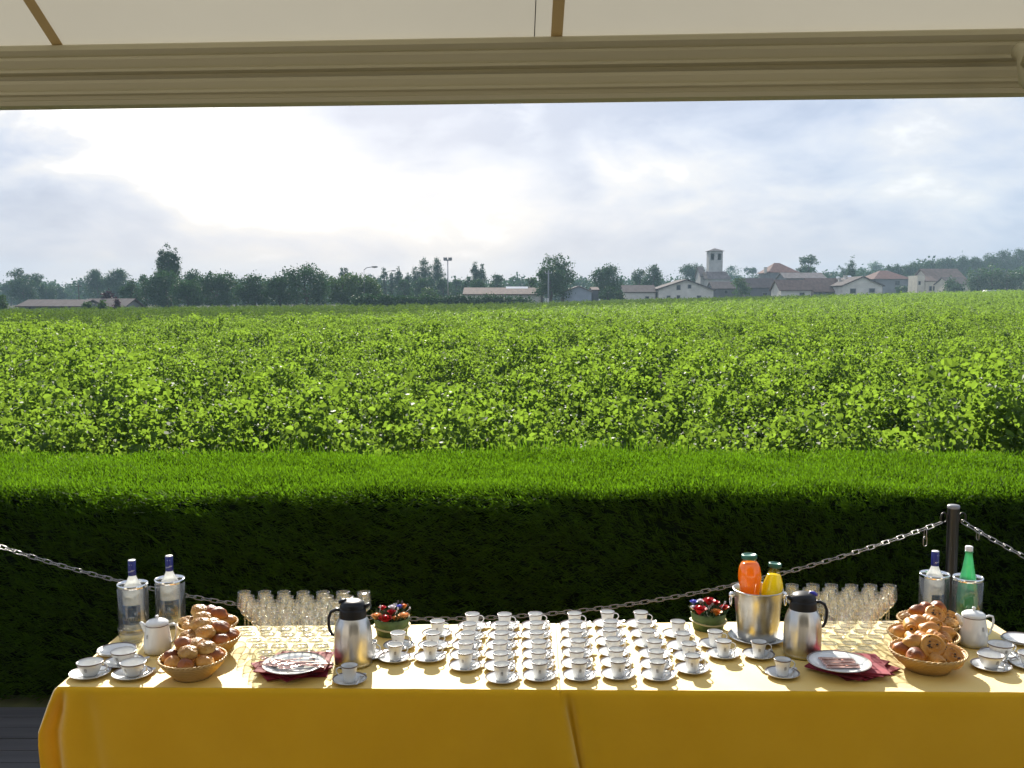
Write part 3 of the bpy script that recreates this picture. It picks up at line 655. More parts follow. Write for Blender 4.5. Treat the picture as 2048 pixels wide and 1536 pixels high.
house('shed', 'windowless blue-grey metal shed with low gable beside the large leafy tree', 'shed', 1129, 1183, 583, 572, 215, 16, 'gable', 'wall_metal', 'tile_grey', apex=1158, eave2=583, over=.3)
house('lean_to', 'small dark lean-to at the side of the blue-grey shed', 'shed', 1185, 1197, 580, 575, 217, 8, 'side', 'wall_dark', 'tile_brown', over=.2)
house('house', 'cream side wing with one small dark window beside the double gable house', 'house', 1249, 1311, 584, 571, 232, 9, 'side', 'wall_cream', 'tile_dark', [(1294, 597, 6, 7)], over=.3)
house('house', 'cream house with wide gable, two loft windows and a ledge across its front', 'house', 1318, 1427, 577, 559, 230, 14, 'gable', 'wall_cream', 'tile_dark', [(1357, 575, 6, 8), (1379, 573, 5, 6), (1337, 595, 6, 6), (1357, 595, 5, 7), (1398, 595, 7, 6)], apex=1373, eave2=579)
house('barn', 'dull grey barn with dark roof at the foot of the church', 'barn', 1427, 1470, 577, 564, 262, 9, 'side', 'wall_dark', 'tile_dark', [(1452, 584, 6, 6)], over=.3)
house('barn', 'long dark grey barn behind the isolated round tree', 'barn', 1492, 1553, 575, 557, 265, 10, 'side', 'wall_dark', 'tile_dark', [(1530, 588, 9, 5)], over=.3)
house('house', 'large house with red hipped roof rising above the village', 'house', 1540, 1596, 545, 526, 300, 14, 'hip', 'wall_grey', 'tile_red', [(1578, 550, 6, 7)], apex=1566, chim=[(1531, 535, 5, 545, 3)])
house('house', 'long grey-roofed house wing behind the white-walled cottage', 'house', 1572, 1650, 556, 546, 285, 10, 'side', 'wall_grey', 'tile_grey')
house('cottage', 'white-walled cottage with long brown roof beside the dark barn', 'house', 1562, 1622, 579, 560, 240, 9, 'side', 'wall_cream', 'tile_brown', [(1604, 588, 8, 4)])
house('house', 'wide low roofed wing with pale chimneys and skylights sloping off the white gable house', 'house', 1628, 1690, 582, 557, 242, 12, 'side', 'wall_dark', 'tile_brown', [(1640, 587, 7, 5)], chim=[(1679, 556, 4, 566, 3), (1690, 552, 4, 562, 4)], sky=[(1672, 1681, 553, 556, 5), (1695, 1704, 551, 555, 5)])
house('house', 'white gable-fronted house with two square windows facing the vines', 'house', 1686, 1765, 570, 553, 236, 14, 'gable', 'wall_cream', 'tile_dark', [(1706, 582, 10, 8), (1744, 581, 10, 7)], apex=1726)
house('house', 'house with faded red hipped roof behind the white gable house', 'house', 1750, 1822, 558, 541, 290, 14, 'hip', 'wall_grey', 'tile_red', [(1795, 566, 8, 8)], apex=1785)
house('turret_house', 'pale stone house corner with square turret among the trees', 'house', 1835, 1850, 551, 545, 262, 6, 'flat', 'wall_stone', 'tile_brown', [(1839, 566, 3, 6)])
house('house', 'pale stone house wall adjoining the square turret', 'house', 1851, 1872, 562, 553, 262, 8, 'side', 'wall_stone', 'tile_brown', [(1861, 577, 4, 8), (1868, 577, 3, 8)], over=.3)
house('farmhouse', 'large farmhouse with brown roofs and bright roof lights before the wooded rise', 'house', 1868, 1938, 566, 538, 285, 18, 'side', 'wall_stone', 'tile_brown', sky=[(1886, 1891, 541, 544, 8), (1911, 1917, 547, 550, 6)])
house('farmhouse', 'lower brown-roofed annex of the farmhouse next to the conifer screen', 'house', 1900, 1938, 568, 555, 250, 9, 'side', 'wall_stone', 'tile_dark', over=.3)
def church():
    Y = 300; c = ony(1431.5, 543, Y); zb = gz(c.x, Y)-1; root = thing('church', 'stone village church with square belfry tower and shallow pyramid roof', 'church', (c.x, Y, zb))
    h = ony(1431.5, 502, Y).z-zb; hw = 13.5/FPX*Y; zt = c.z-zb; m = MB(); ap = ony(1431.5, 497, Y).z-zb
    zo = ony(1431.5, 520, Y).z-zb; zo1 = ony(1431.5, 507, Y).z-zb; ow = .55
    # tower walls with real belfry openings on the facing side
    d = 2*hw
    m.box((-hw, .4, 0), (hw, d, zo)); m.box((-hw, 0, 0), (hw, .398, zo)); xs = [-hw, -1.05-ow, -1.05+ow, 1.05-ow, 1.05+ow, hw]
    for i in (0, 2, 4): m.box((xs[i], 0, zo+.002), (xs[i+1], .4, zo1))
    m.box((-hw, .402, zo+.002), (-hw+.4, d, zo1)); m.box((hw-.4, .402, zo+.002), (hw, d, zo1)); m.box((-hw+.402, d-.4, zo+.002), (hw-.402, d, zo1)); m.box((-hw, 0, zo1+.002), (hw, d, h))
    m.box((-hw-.12, -.12, zt-.2), (hw+.12, -.002, zt+.1))
    t = m.build('tower', MT['church_stone'], root, smooth=False)
    b = MB(); b.lathe([(0, zo+2.2), (.35, zo+2.1), (.5, zo+1.2), (.7, zo+.9)], 16, M=Matrix.Translation((0, d/2, 0))); b.build('bell', MT['dull_steel'], t)
    r = MB(); e = .5; r.add([(-hw-e, -e, h), (hw+e, -e, h), (hw+e, d+e, h), (-hw-e, d+e, h), (0, d/2, ap+.2)], [(0, 1, 4), (1, 2, 4), (2, 3, 4), (3, 0, 4), (3, 2, 1, 0)]); r.build('tower_roof', MT['tile_grey'], root, smooth=False)
    # skirt roof and aisle
    z1 = ony(1431, 558, Y-2).z-zb; l = ony(1412, 558, Y).x-c.x; rr = ony(1459, 558, Y).x-c.x; s = MB(); s.add([(l, -3, z1), (rr, -3, z1), (hw+1, 0-.01, zt), (-hw-1, -.01, zt), (l, 9, z1), (rr, 9, z1), (hw+1, d, zt), (-hw-1, d, zt)], [(0, 1, 2, 3), (1, 5, 6, 2), (4, 0, 3, 7), (5, 4, 7, 6)]); s.build('skirt_roof', MT['tile_grey'], root, smooth=False)
    a = MB(); a.box((l+.4, -2.6, 0), (rr-.4, 8.6, z1-.02)); a.build('aisle_wall', MT['church_stone'], root, smooth=False)
    nl = ony(1400, 540, Y+6); zn = ony(1410, 535, Y+9).z-zb; ze = ony(1410, 552, Y+6).z-zb; x0 = nl.x-c.x; n = MB(); prism(n, [(5, 0), (13, 0), (13, ze), (9, zn), (5, ze)], x0, -hw-.01); n2 = MB(); n2.add([(y, x, z) for (x, y, z) in n.v], n.f); n2.build('nave', MT['church_stone'], root, smooth=False)
    nr = MB(); slab(nr, (x0-.3, 4.4, ze-.1), (-hw-.02, 4.4, ze-.1), (-hw-.02, 9, zn+.25), (x0-.3, 9, zn+.25)); slab(nr, (x0-.3, 9, zn+.252), (-hw-.02, 9, zn+.252), (-hw-.02, 13.5, ze-.1), (x0-.3, 13.5, ze-.1)); nr.build('nave_roof', MT['tile_grey'], root, smooth=False)
church()
def pole(name, label, cat, px, ptop, Y, r, head=None, mt='galvanised'):
    t = ony(px, ptop, Y); zb = gz(t.x, Y)-.1; h = t.z-zb; root = thing(name, label, cat, (t.x, Y, zb)); m = MB(); m.tube([(0, 0, 0), (0, 0, h*.5), (0, 0, h)], [r, r*.85, r*.65], 8); m.build('pole', MT[mt], root)
    if head == 'flood':
        for s in (-1, 1):
            q = MB(); q.box((s*.55-.42, -.3, h-.15), (s*.55+.42, .3, h+.45)); q.build('lamp_head', MT['shutter'], root, smooth=False)
        q = MB(); q.box((-.9, -.05, h-.3), (.9, .05, h-.16)); q.build('cross_arm', MT[mt], root, smooth=False)
    if head == 'arm':
        q = MB(); q.tube([(0, 0, h), (.5, 0, h+.4), (1.5, 0, h+.55)], .06, 6); q.build('arm', MT[mt], root); q = MB(); q.ball((1.9, 0, h+.55), (.6, .25, .18), 10, 6); q.build('lamp_head', MT['shutter'], root)
    if head == 'wires':
        q = MB(); q.box((-.7, -.06, h-.6), (.7, .06, h-.45)); q.build('cross_arm', MT[mt], root, smooth=False)
        for x in (-.6, 0, .6): k = MB(); k.lathe([(.06, h-.44), (.09, h-.3), (.04, h-.2), (0, h-.18)], 8, M=Matrix.Translation((x, 0, 0))); k.build('insulator', MT['porcelain'], root)
    return root
pole('floodlight_mast', 'tall thin floodlight mast with twin lamp heads beside the thick poplars', 'floodlight', 895.5, 519, 230, .16, 'flood')
pole('street_lamp', 'thin street lamp with pale pole in front of the light green trees', 'street lamp', 728, 540, 180, .045, 'arm', 'wall_dark')
pole('street_lamp', 'distant street lamp head just above the small cypress spires', 'street lamp', 772, 546, 250, .06, 'arm', 'wall_dark')
pole('utility_pole', 'grey concrete utility pole in front of the large leafy tree', 'utility pole', 1097, 541, 196, .2, 'wires', 'wall_grey')
pole('utility_pole', 'thin dark wooden pole behind the long low house', 'utility pole', 157, 568, 240, .14, 'wires', 'bark')
pole('floodlight_mast', 'faraway twin floodlight over the trees above the cream house', 'floodlight', 1268, 548, 400, .16, 'flood')
def van():
    Y = 212; c = ony(1986, 586, Y); zb = gz(c.x, Y); root = thing('van', 'white van of which only the roof and windows clear the vines below the conifers', 'van', (c.x, Y, zb)); h = ony(1986, 580.5, Y).z-zb
    m = MB(); prism(m, [(-2.1, .35), (2.0, .35), (2.1, 1.0), (1.55, 1.15), (1.0, h), (-1.7, h+.03), (-2.1, 1.2)], -.85, .85); b = m.build('body', MT['white_paint'], root, smooth=False)
    q = MB(); prism(q, [(-1.8, 1.15), (1.35, 1.15), (.9, h-.15), (-1.6, h-.15)], -.856, -.851); q.build('window', MT['window_dark'], root, smooth=False)
    for x in (-1.3, 1.25):
        k = MB(); k.lathe([(0, -.1), (.33, -.1), (.33, .1), (0, .1)], 18, M=Matrix.Translation((x, -.8, .33)) @ Matrix.Rotation(PI/2, 4, 'X')); k.build('wheel', MT['black_plastic'], root)
van()
for i, dx in enumerate((0, 5)):
    p = ony(1091+dx, 598, 160); zb = gz(p.x, 160)-.1; m = MB(); m.box((-.13, -.05, 0), (.13, .05, p.z-zb)); m.box((-.16, -.07, p.z-zb), (.16, .07, p.z-zb+.12))
    o = m.build('gate_post', MT['white_paint'], loc=(p.x, 160, zb), smooth=False); tag(o, ['pale post at the field entrance, farther from the concrete pole', 'pale post at the field entrance, touching the concrete pole'][i], 'post', 'posts at the field entrance')
# ------------------------------------------------------------------ unseen lumpy slab put high behind the awning to shade the far field
def shade_cloud():
    g = np.random.default_rng(5); nx, ny = 46, 40; X, Y = np.meshgrid(np.linspace(-330, 480, nx*3), np.linspace(0, 1, ny)); nx *= 3
    E = np.clip(75+1.3*X, 32, 260)+5*np.sin(X*.09)+3*np.sin(X*.31+1)+22; Y = E+(650-E)*Y
    k = 300/SV.z; B = np.stack([X+SV.x*k, Y+SV.y*k, 300+6*np.sin(X*.06)*np.cos(Y*.05)], -1).reshape(-1, 3); T = B.copy(); T[:, 2] += 7+3*np.sin(T[:, 0]*.05)*np.sin(T[:, 1]*.04)
    i, j = np.meshgrid(np.arange(nx-1), np.arange(ny-1)); a = (j*nx+i).ravel(); F = np.stack([a, a+nx, a+nx+1, a+1], -1); n = len(B)
    F2 = F[:, ::-1]+n; per = [j for j in range(nx)]+[k_*nx+nx-1 for k_ in range(1, ny)]+[(ny-1)*nx+j for j in range(nx-2, -1, -1)]+[k_*nx for k_ in range(ny-2, 0, -1)]
    F3 = np.array([(per[q], per[(q+1) % len(per)], per[(q+1) % len(per)]+n, per[q]+n) for q in range(len(per))])
    cw = pbr('cloud_white', (.8, .8, .82), 1.0, spec=0); t = NT(cw); x = t.n('MixShader', {0: .55, 1: t.bsdf, 2: t.n('BsdfTransparent')}); t.L.new(x.outputs[0], t.out.inputs[0]); tag(link('cloud', arr_mesh('cloud', np.concatenate([B, T]), np.concatenate([F, F2, F3]), True), MT['cloud_white']), kind='structure')
shade_cloud()

for i, (px, py, Y) in enumerate([(1658, 806, 9.1), (284, 800, 9.1), (1312, 742, 12.9), (1905, 760, 11.6)]):
    q = ony(px, py, Y); m = MB(); m.tube([(0, 0, 0), (.01, 0, .8), (.005, .01, q.z+.06)], [.035, .033, .030], 9); o = m.build('vine_stake', MT['bark'], loc=(q.x, Y, -.06)); o.rotation_euler = (0, R(2*(i % 3-1)), 0)
    tag(o, 'grey wooden stake among the vines, %s from the tall church side of the field' % ['second', 'fourth', 'third', 'first'][i], 'stake', 'wooden stakes among the vines')

# ------------------------------------------------------------------ awning over the terrace
def build_awning():
    root = thing('awning', 'cream fabric awning stretched overhead with a ribbed beige front rail', 'awning', (0, 2.44, 2.57))
    yaw = -.066
    prof = [(-.004, .000), (-.030, .002), (-.034, .012), (-.028, .016), (-.028, .024), (-.037, .027), (-.037, .033), (-.030, .037), (-.036, .052), (-.036, .060), (-.022, .064), (-.022, .074), (-.040, .078), (-.040, .084), (-.034, .088), (-.044, .106), (-.044, .112), (-.038, .116), (-.050, .128), (-.046, .140), (-.030, .146), (.01, .146), (.018, .07), (.01, .0)]
    m = MB(); xs = np.linspace(-4, 4, 41); n = len(prof)
    vs = [(x, yaw*x+a, z) for x in xs for (a, z) in prof]; fs = [(i*n+j, i*n+(j+1) % n, (i+1)*n+(j+1) % n, (i+1)*n+j) for i in range(len(xs)-1) for j in range(n)]
    m.add(vs, fs); m.build('front_rail', MT['awning_paint'], root, smooth=False)
    sl_ = math.tan(R(27)); L = 3.9
    mm = mat('awning_fabric'); t = NT(mm); t.N.remove(t.bsdf); nz = t.noise(1.2, 5, .6, 'World'); c = t.ramp(nz, [(.3, (.425, .41, .35)), (.7, (.46, .445, .38))])
    sp = t.n('MapRange', {0: t.noise(9, 6, .7, 'World'), 1: .66, 2: .74}).outputs[0]; c = t.mixc(t.n('Math', {0: sp, 1: .25}, operation='MULTIPLY'), c, (.40, .36, .30))
    d = t.n('BsdfDiffuse', {0: c}); tl = t.n('BsdfTranslucent', {0: c}); x = t.n('MixShader', {0: .22, 1: d, 2: tl}); t.L.new(x.outputs[0], t.out.inputs[0])
    f = MB(); nx, ny = 40, 16; vs = []
    for j in range(ny+1):
        for i in range(nx+1):
            u = -4+8*i/nx; q = L*j/ny; vs.append((u, yaw*u-.02-q, .147+q*sl_-.05*math.sin(PI*j/ny)))
    f.add(vs, [(j*(nx+1)+i, j*(nx+1)+i+1, (j+1)*(nx+1)+i+1, (j+1)*(nx+1)+i) for j in range(ny) for i in range(nx)]); f.build('fabric', mm, root)
    ms = mat('awning_seam'); t = NT(ms); t.N.remove(t.bsdf); d = t.n('BsdfDiffuse', {0: (.55, .42, .22)}); tl = t.n('BsdfTranslucent', {0: (.50, .36, .17)}); x = t.n('MixShader', {0: .24, 1: d, 2: tl}); t.L.new(x.outputs[0], t.out.inputs[0])
    p1 = ony(128, 100, 2.52).x; p2 = ony(1112, 92, 2.44).x
    for c in (p1-(p2-p1), p1, p2, p2+(p2-p1)):
        s = MB(); vs = []
        for j in range(ny+1):
            q = L*j/ny; z = .147+q*sl_-.05*math.sin(PI*j/ny)-.004
            for u in (c-.0135, c+.0135): vs.append((u, yaw*u-.02-q, z))
        s.add(vs, [(2*j, 2*j+1, 2*j+3, 2*j+2) for j in range(ny)]); s.build('seam', ms, root)
    cdm = MB(); cc = ony(1071, 40, 2.3).x; cdm.tube([(cc+.004*math.sin(j*.5), yaw*cc-.02-L*j/ny, .147+L*j/ny*sl_-.05*math.sin(PI*j/ny)-.004) for j in range(ny+1)], .0012, 5); cdm.build('cord', MT['black_plastic'], root)
    # folding arm joint at the rail
    e = ony(2052, 138, 2.26); ax = e.x; ay = e.y-2.44; az = e.z-2.57
    a = MB(); a.tube([(ax, ay+.03, az+.045), (ax, ay-.01, az+.03), (ax+.004, ay-.02, az-.03), (ax+.005, ay-.02, az-.045)], [.020, .026, .026, .018], 14); a.tube([(ax, ay-.01, az+.0), (ax-.1, ay-.9, az+.40), (ax-.15, ay-1.7, az+.75)], [.022, .022, .022], 12)
    a.build('folding_arm', MT['awning_paint'], root)
    # rain drops hanging from the rail
    first = None
    for i, px in enumerate([42, 358, 371, 417, 464, 482, 554, 577, 640, 697, 796, 866, 990, 1040, 1169, 1306, 1410, 1690, 1766, 1846]):
        p = ony(px, 210, 2.44); x = p.x*1.0; loc = (x, 2.44+yaw*x-.006-.008*(i % 3), 2.570)
        if first is None:
            b = MB(); b.ball((0, 0, -.0022), (.0022, .0022, .003), 10, 8); first = b.build('water_drop', MT['glass'], loc=loc); tag(first, 'tiny glinting rain drop hanging under the awning rail', 'water drop', 'rain drops hanging under the awning rail')
        else: dup(first, loc)
    ds = sorted([o for o in S.objects if o.name.startswith('water_drop')], key=lambda o: -o.location.x); nth = ['nearest'] + ['%s from' % q for q in 'second third fourth fifth sixth seventh eighth ninth tenth eleventh twelfth thirteenth fourteenth fifteenth sixteenth seventeenth eighteenth nineteenth twentieth'.split()]
    for o, q in zip(ds, nth): o['label'] = 'tiny glinting rain drop under the awning rail, %s the folding arm' % (q if q != 'nearest' else 'nearest to')
build_awning()
def house_wall():
    m = MB(); m.box((-6, -1.9, 0), (6, -1.6, 4.6)); tag(m.build('house_wall', MT['plaster'], smooth=False), 'plain plastered house wall behind the terrace carrying the awning', 'wall')
house_wall()

# ------------------------------------------------------------------ rope posts and chains
CY = 4.75
def chain_mesh(pts, name, label, tails=()):
    P = [Vector(p) for p in pts]; seg = [0]
    for a, b in zip(P, P[1:]): seg.append(seg[-1]+(b-a).length)
    pitch = .0375; n = int(seg[-1]/pitch); m = MB()
    def at(s):
        for i in range(len(P)-1):
            if s <= seg[i+1] or i == len(P)-2:
                return P[i].lerp(P[i+1], (s-seg[i])/(seg[i+1]-seg[i])), (P[i+1]-P[i]).normalized()
    def lk(c, t, roll):
        up = Vector((0, 0, 1)); s = t.cross(up)
        s = s.normalized() if s.length > .05 else Vector((1, 0, 0)); u = s.cross(t).normalized(); a = u*math.cos(roll)+s*math.sin(roll)
        L, w_ = .0150, .0095; q = []
        for sg in (1, -1):
            for k in range(5):
                an = -PI/2+PI*k/4; q.append(c + t*(sg*(L+w_*math.cos(an))) + a*(sg*w_*math.sin(an)))
        m.tube(q, .0022, 6, closed=True)
    for i in range(n):
        c, t = at((i+.5)*pitch); lk(c, t, (i % 2)*PI/2 + .12 + .10*math.sin(i*1.7))
    for (c, k) in tails:
        for j in range(k): lk(Vector(c)-Vector((0, 0, .02+.036*j)), Vector((0, 0, 1)), (j % 2)*PI/2+.2)
    return tag(m.build(name, MT['galvanised']), label, 'chain')
def curve_y(px): d = px-862; return 1238 - (1.85e-4 if d > 0 else 1.95e-4)*d*d
pts = [ony(px, curve_y(px), CY) for px in np.linspace(-150, 1891, 60)]
chain_mesh(pts, 'chain', 'slack silver link chain sagging between the dark posts behind the whole buffet', [(ony(1851, curve_y(1851)+3, CY), 2)])
pr = [ony(1924, 1043, 4.75), ony(1985, 1079, 4.62), ony(2048, 1113, 4.5), ony(2150, 1158, 4.3), ony(2300, 1195, 4.05), ony(2450, 1190, 3.8), ony(2600, 1150, 3.6), ony(2700, 1090, 3.5)]
pr = [pr[0].lerp(pr[1], .5)]*0 + pr
chain_mesh(pr, 'chain', 'shorter run of silver chain dropping away from the post beyond the green bottle', [(ony(1956, 1062, 4.69), 1)])
def post(x, y, z, label):
    root = thing('chain_post', label, 'post', (x, y, 0), 0, 'dark posts carrying the chains'); m = MB(); m.lathe([(0, 0), (.06, 0), (.06, .008), (.027, .012), (.027, z-.012)], 28); m.build('shaft', MT['post_paint'], root)
    c = MB(); c.lathe([(.0285, z-.016), (.0295, z-.006), (.026, z), (0, z+.002)], 28); c.build('cap', MT['cap_paint'], root)
    for s in (-1, 1):
        e = MB(); e.tube([(s*(.045+.016*math.cos(a)), 0, z-.062+.024*math.sin(a)) for a in np.linspace(0, 2*PI, 13)[:-1]], .004, 6, closed=True); e.build('eye_ring', MT['post_paint'], root)
    return root
pt = ony(1907.5, 1010, CY+.01); post(pt.x, pt.y, pt.z, 'dark round post with pale cap behind the green bottle where two chains meet')
q = ony(-168, curve_y(-150), CY); post(q.x, CY, pt.z, 'dark round post outside the picture at the far end of the long chain')
q = pr[-1]; post(q.x+.03, q.y, q.z+.06, 'dark round post outside the picture at the far end of the short chain')

# ------------------------------------------------------------------ tables and cloths
TZ = .75
FL, FM, FR = onz(115, 1373, TZ), onz(1120, 1379, TZ), onz(2207, 1385, TZ)
BL, BM, BR = onz(256, 1254, TZ), onz(1112.5, 1246.5, TZ), onz(1975, 1239.5, TZ)
def lerp(a, b, t): return a + (b-a)*t
def cloth(name, label, fl, fr, br, bl, flareL, flareR, seed, creases=()):
    """draped cloth: a flat top and one continuous skirt that runs round three or four sides with folds"""
    g = random.Random(seed); nx, ny = 90, 36; m = MB(); vs = []; r = .010
    for j in range(ny+1):
        for i in range(nx+1):
            p = lerp(lerp(fl, fr, i/nx), lerp(bl, br, i/nx), j/ny); z = TZ - (.0012 if 0 < i < nx and 0 < j < ny else 0)
            vs.append((p.x, p.y, TZ+.0006*math.sin(i*.7+j*.4)-.0008))
    m.add(vs, [(j*(nx+1)+i, j*(nx+1)+i+1, (j+1)*(nx+1)+i+1, (j+1)*(nx+1)+i) for j in range(ny) for i in range(nx)])
    # path round the edge: back-left -> front-left -> front-right -> back-right (-> back)
    path = []; corners = [bl, fl, fr, br, bl]; steps = [34, 110, 34, 60]
    for k in range(4):
        a, b = corners[k], corners[k+1]; t = (b-a).normalized(); o = Vector((t.y, -t.x, 0))  # outward for this winding
        for i in range(steps[k]):
            u_ = i/steps[k]; u_ = (.5-.5*math.cos(PI*u_))*.75+u_*.25; path.append((a.lerp(b, u_), o, k, (b-a).length*u_, (b-a).length))
    n = len(path); D = [0, .003, .008, .016, .03, .06, .09, .12, .16, .20, .25, .30, .36, .42, .5, .58, .66]; vs = []
    ph = [g.uniform(0, 6) for _ in range(6)]
    fd = {1: (fl, flareL), 2: (fr, flareR), 3: (br, (.05, .22, .3)), 4: (bl, (.05, .22, .3))}
    for d in D:
        for (p, o, k, s, Ls) in path:
            rnd = r*math.sin(min(1, d/.016)*PI/2)
            wv = (math.sin(s*7+ph[0])*.5+math.sin(s*13+ph[1])*.3+math.sin(s*23+ph[2])*.2)
            off = o*(rnd+.004*min(1, d/.05) + (.010+.020*wv)*max(0, d-.04)*2.2)
            q = p + off
            for (ke, s0, sl_, wd_, dp) in creases:
                if k == ke: q = q - o*(dp*math.exp(-((s-s0-sl_*d)/wd_)**2)*min(1, d/.08))
            for key, (c, (amp, dz, wd)) in fd.items():
                dist = (p-c).length
                if dist < wd*2.5 and amp > 0:
                    kk = [k_ for k_ in (1, 2, 3, 4) if k_ == key][0]; e = math.exp(-(dist/wd)**2)
                    cdir = {1: Vector((-1, -.28, 0)), 2: Vector((1, -.28, 0)), 3: Vector((1, .3, 0)), 4: Vector((-1, .3, 0))}[key]
                    q = q + cdir*(amp*(min(d/dz, 1.0)-max(0, d-dz)*1.3)*e)
            vs.append((q.x, q.y, TZ-.0008-d+ (r*.0)))
    m.add(vs, [(j*n+i, (j+1)*n+i, (j+1)*n+(i+1) % n, j*n+(i+1) % n) for j in range(len(D)-1) for i in range(n)])
    o = m.build(name, MT['yellow_cloth']); tag(o, label, 'tablecloth', 'yellow buffet tablecloths'); return o
gap = Vector((.003, 0, 0))
cloth('tablecloth', 'yellow tablecloth whose loose corner flares out above the dark decking', FL, FM-gap, BM-gap, BL, (.060, .17, .055), (.055, .33, .045), 3, [(1, .024, .02, .014, .045), (1, .10, .12, .03, .012)])
cloth('tablecloth', 'yellow tablecloth under the ice bucket, green bottle and teapot', FM+gap, FR, BR, BM+gap, (.0, .2, .05), (.08, .2, .1), 4, [(1, .022, .16, .016, .032), (1, .07, .12, .03, .008)])
def seam_fold():
    """the loose pleat that hangs where the two cloths meet"""
    pass
def table(fl, fr, br, bl, label):
    c = (fl+fr+br+bl)/4; root = thing('trestle_table', label, 'table', (c.x, c.y, 0), 0, 'tables hidden under the yellow cloths'); m = MB()
    ins = [c + (p-c)*.992 for p in (fl, fr, br, bl)]; vs = [(p.x-c.x, p.y-c.y, TZ-.03) for p in ins]+[(p.x-c.x, p.y-c.y, TZ-.005) for p in ins]
    m.add(vs, [(3, 2, 1, 0), (4, 5, 6, 7), (0, 1, 5, 4), (1, 2, 6, 5), (2, 3, 7, 6), (3, 0, 4, 7)]); m.build('tabletop', MT['table_wood'], root, smooth=False)
    for p in [c + (p-c)*.88 for p in (fl, fr, br, bl)]:
        k = MB(); k.tube([(p.x-c.x, p.y-c.y, 0.0), (p.x-c.x, p.y-c.y, TZ-.031)], .017, 10); k.build('leg', MT['dull_steel'], root)
table(FL, FM-gap*2, BM-gap*2, BL, 'trestle table standing under the yellow cloth with the coffee cups and forks')
table(FM+gap*2, FR, BR, BM+gap*2, 'trestle table standing under the yellow cloth with the ice bucket')

# ------------------------------------------------------------------ crockery
ORD = ['first', 'second', 'third', 'fourth', 'fifth', 'sixth', 'seventh', 'eighth', 'ninth', 'tenth', 'eleventh', 'twelfth']
def crest(mb, r, z, s, a0=-PI/2, rz=lambda z: 0):
    """small crowned monogram wrapped on a cup of radius r(z)"""
    def patch(x0, y0, x1, y1, x2=None, x3=None):
        q = [(x0, y0), (x1, y0), (x3 if x3 is not None else x1, y1), (x2 if x2 is not None else x0, y1)]; vs = []
        for (x, y) in q:
            rr = r(z+y*s)+.0004; a = a0+x*s/rr; vs.append((rr*math.cos(a), rr*math.sin(a), z+y*s))
        mb.add(vs, [(0, 1, 2, 3)])
    patch(-.9, -1, -.55, 1); patch(.55, -1, .9, 1); patch(-.15, -1, .15, .6); patch(-.55, .5, -.15, .9); patch(.15, .5, .55, .9); patch(-.9, -1.3, .9, -1.1)
    for i in (-.6, 0, .6): patch(i-.25, 1.3, i+.25, 1.9, i-.03, i+.03)
    patch(-.9, 1.12, .9, 1.3)
def make_cup(loc, label, group, tall=True, rz=0.0):
    root = thing('coffee_cup' if tall else 'tea_cup', label, 'cup', loc, rz, group)
    if tall: pr_ = [(0, .002), (.017, .002), (.0195, 0), (.0205, .002), (.0215, .010), (.0240, .028), (.0270, .046), (.0300, .058), (.0292, .0585), (.0262, .046), (.023, .028), (.020, .009), (.012, .005), (0, .0045)]
    else: pr_ = [(0, .003), (.020, .003), (.023, 0), (.0245, .003), (.030, .010), (.036, .022), (.041, .036), (.0465, .049), (.0457, .0497), (.040, .036), (.035, .023), (.029, .012), (.018, .0065), (0, .006)]
    b = MB(); b.lathe(pr_, 36); b.build('cup_body', MT['porcelain'], root)
    k = len(pr_)
    rim = MB(); (ra, za), (rb, zb) = (pr_[6], pr_[7]) if tall else (pr_[6], pr_[7])
    q0 = .72; rim.lathe([(ra+(rb-ra)*q0+.0003, za+(zb-za)*q0), (rb+.0004, zb), (rb-.0002, zb+.0009), (pr_[8][0]-.0004, pr_[8][1]+.0004)], 36); rim.build('rim_band', MT['band'], root)
    def rad(z):
        o = pr_[3:8]
        for (r0, z0), (r1, z1) in zip(o, o[1:]):
            if z0 <= z <= z1: return r0+(r1-r0)*(z-z0)/(z1-z0)
        return o[-1][0]
    e = MB(); crest(e, rad, .030 if tall else .028, .0042 if tall else .0048); e.build('crest', MT['crest'], root, smooth=False)
    h = MB(); zt, zbm, ro = (.050, .020, .0225) if tall else (.044, .016, .024); r0, r1 = rad(zt)-.001, rad(zbm)-.001; P = []
    for i in range(13):
        a = PI/2-PI*i/12; base = r0+(r1-r0)*i/12; P.append((base+ro*max(0, math.cos(a))**.8, 0, (zt+zbm)/2+(zt-zbm)/2*math.sin(a)))
    h.tube(P, [.0024+.0006*math.sin(PI*i/12) for i in range(13)], 8, flat=.75); h.build('handle', MT['porcelain'], root); return root
def make_saucer(loc, label, group, r=.0615):
    s = r/.0615; root = thing('saucer', label, 'saucer', loc, 0, group); b = MB()
    b.lathe([(0, .0015), (.018*s, .0015), (.020*s, 0), (.022*s, .0015), (.040*s, .005), (.056*s, .0105), (.0615*s, .0145), (.0610*s, .0155), (.055*s, .0125), (.040*s, .0075), (.024*s, .0045), (.022*s, .0035), (0, .0035)], 44); b.build('dish', MT['porcelain'], root)
    k = MB(); k.lathe([(.0560*s, .01345), (.0606*s, .01585)], 44); k.build('rim_band', MT['band'], root); return root
def strip(mb, prof, th=.0012):
    """flatware blade: prof of (x, half width, z)"""
    n = len(prof); vs = []
    for (x, hw, z) in prof: vs += [(x, -hw, z), (x, hw, z), (x, hw*.9, z+th), (x, -hw*.9, z+th)]
    fs = [(0, 1, 2, 3), tuple((n-1)*4+i for i in (3, 2, 1, 0))]
    for i in range(n-1):
        for j in range(4): fs.append((i*4+j, (i+1)*4+j, (i+1)*4+(j+1) % 4, i*4+(j+1) % 4))
    mb.add(vs, fs)
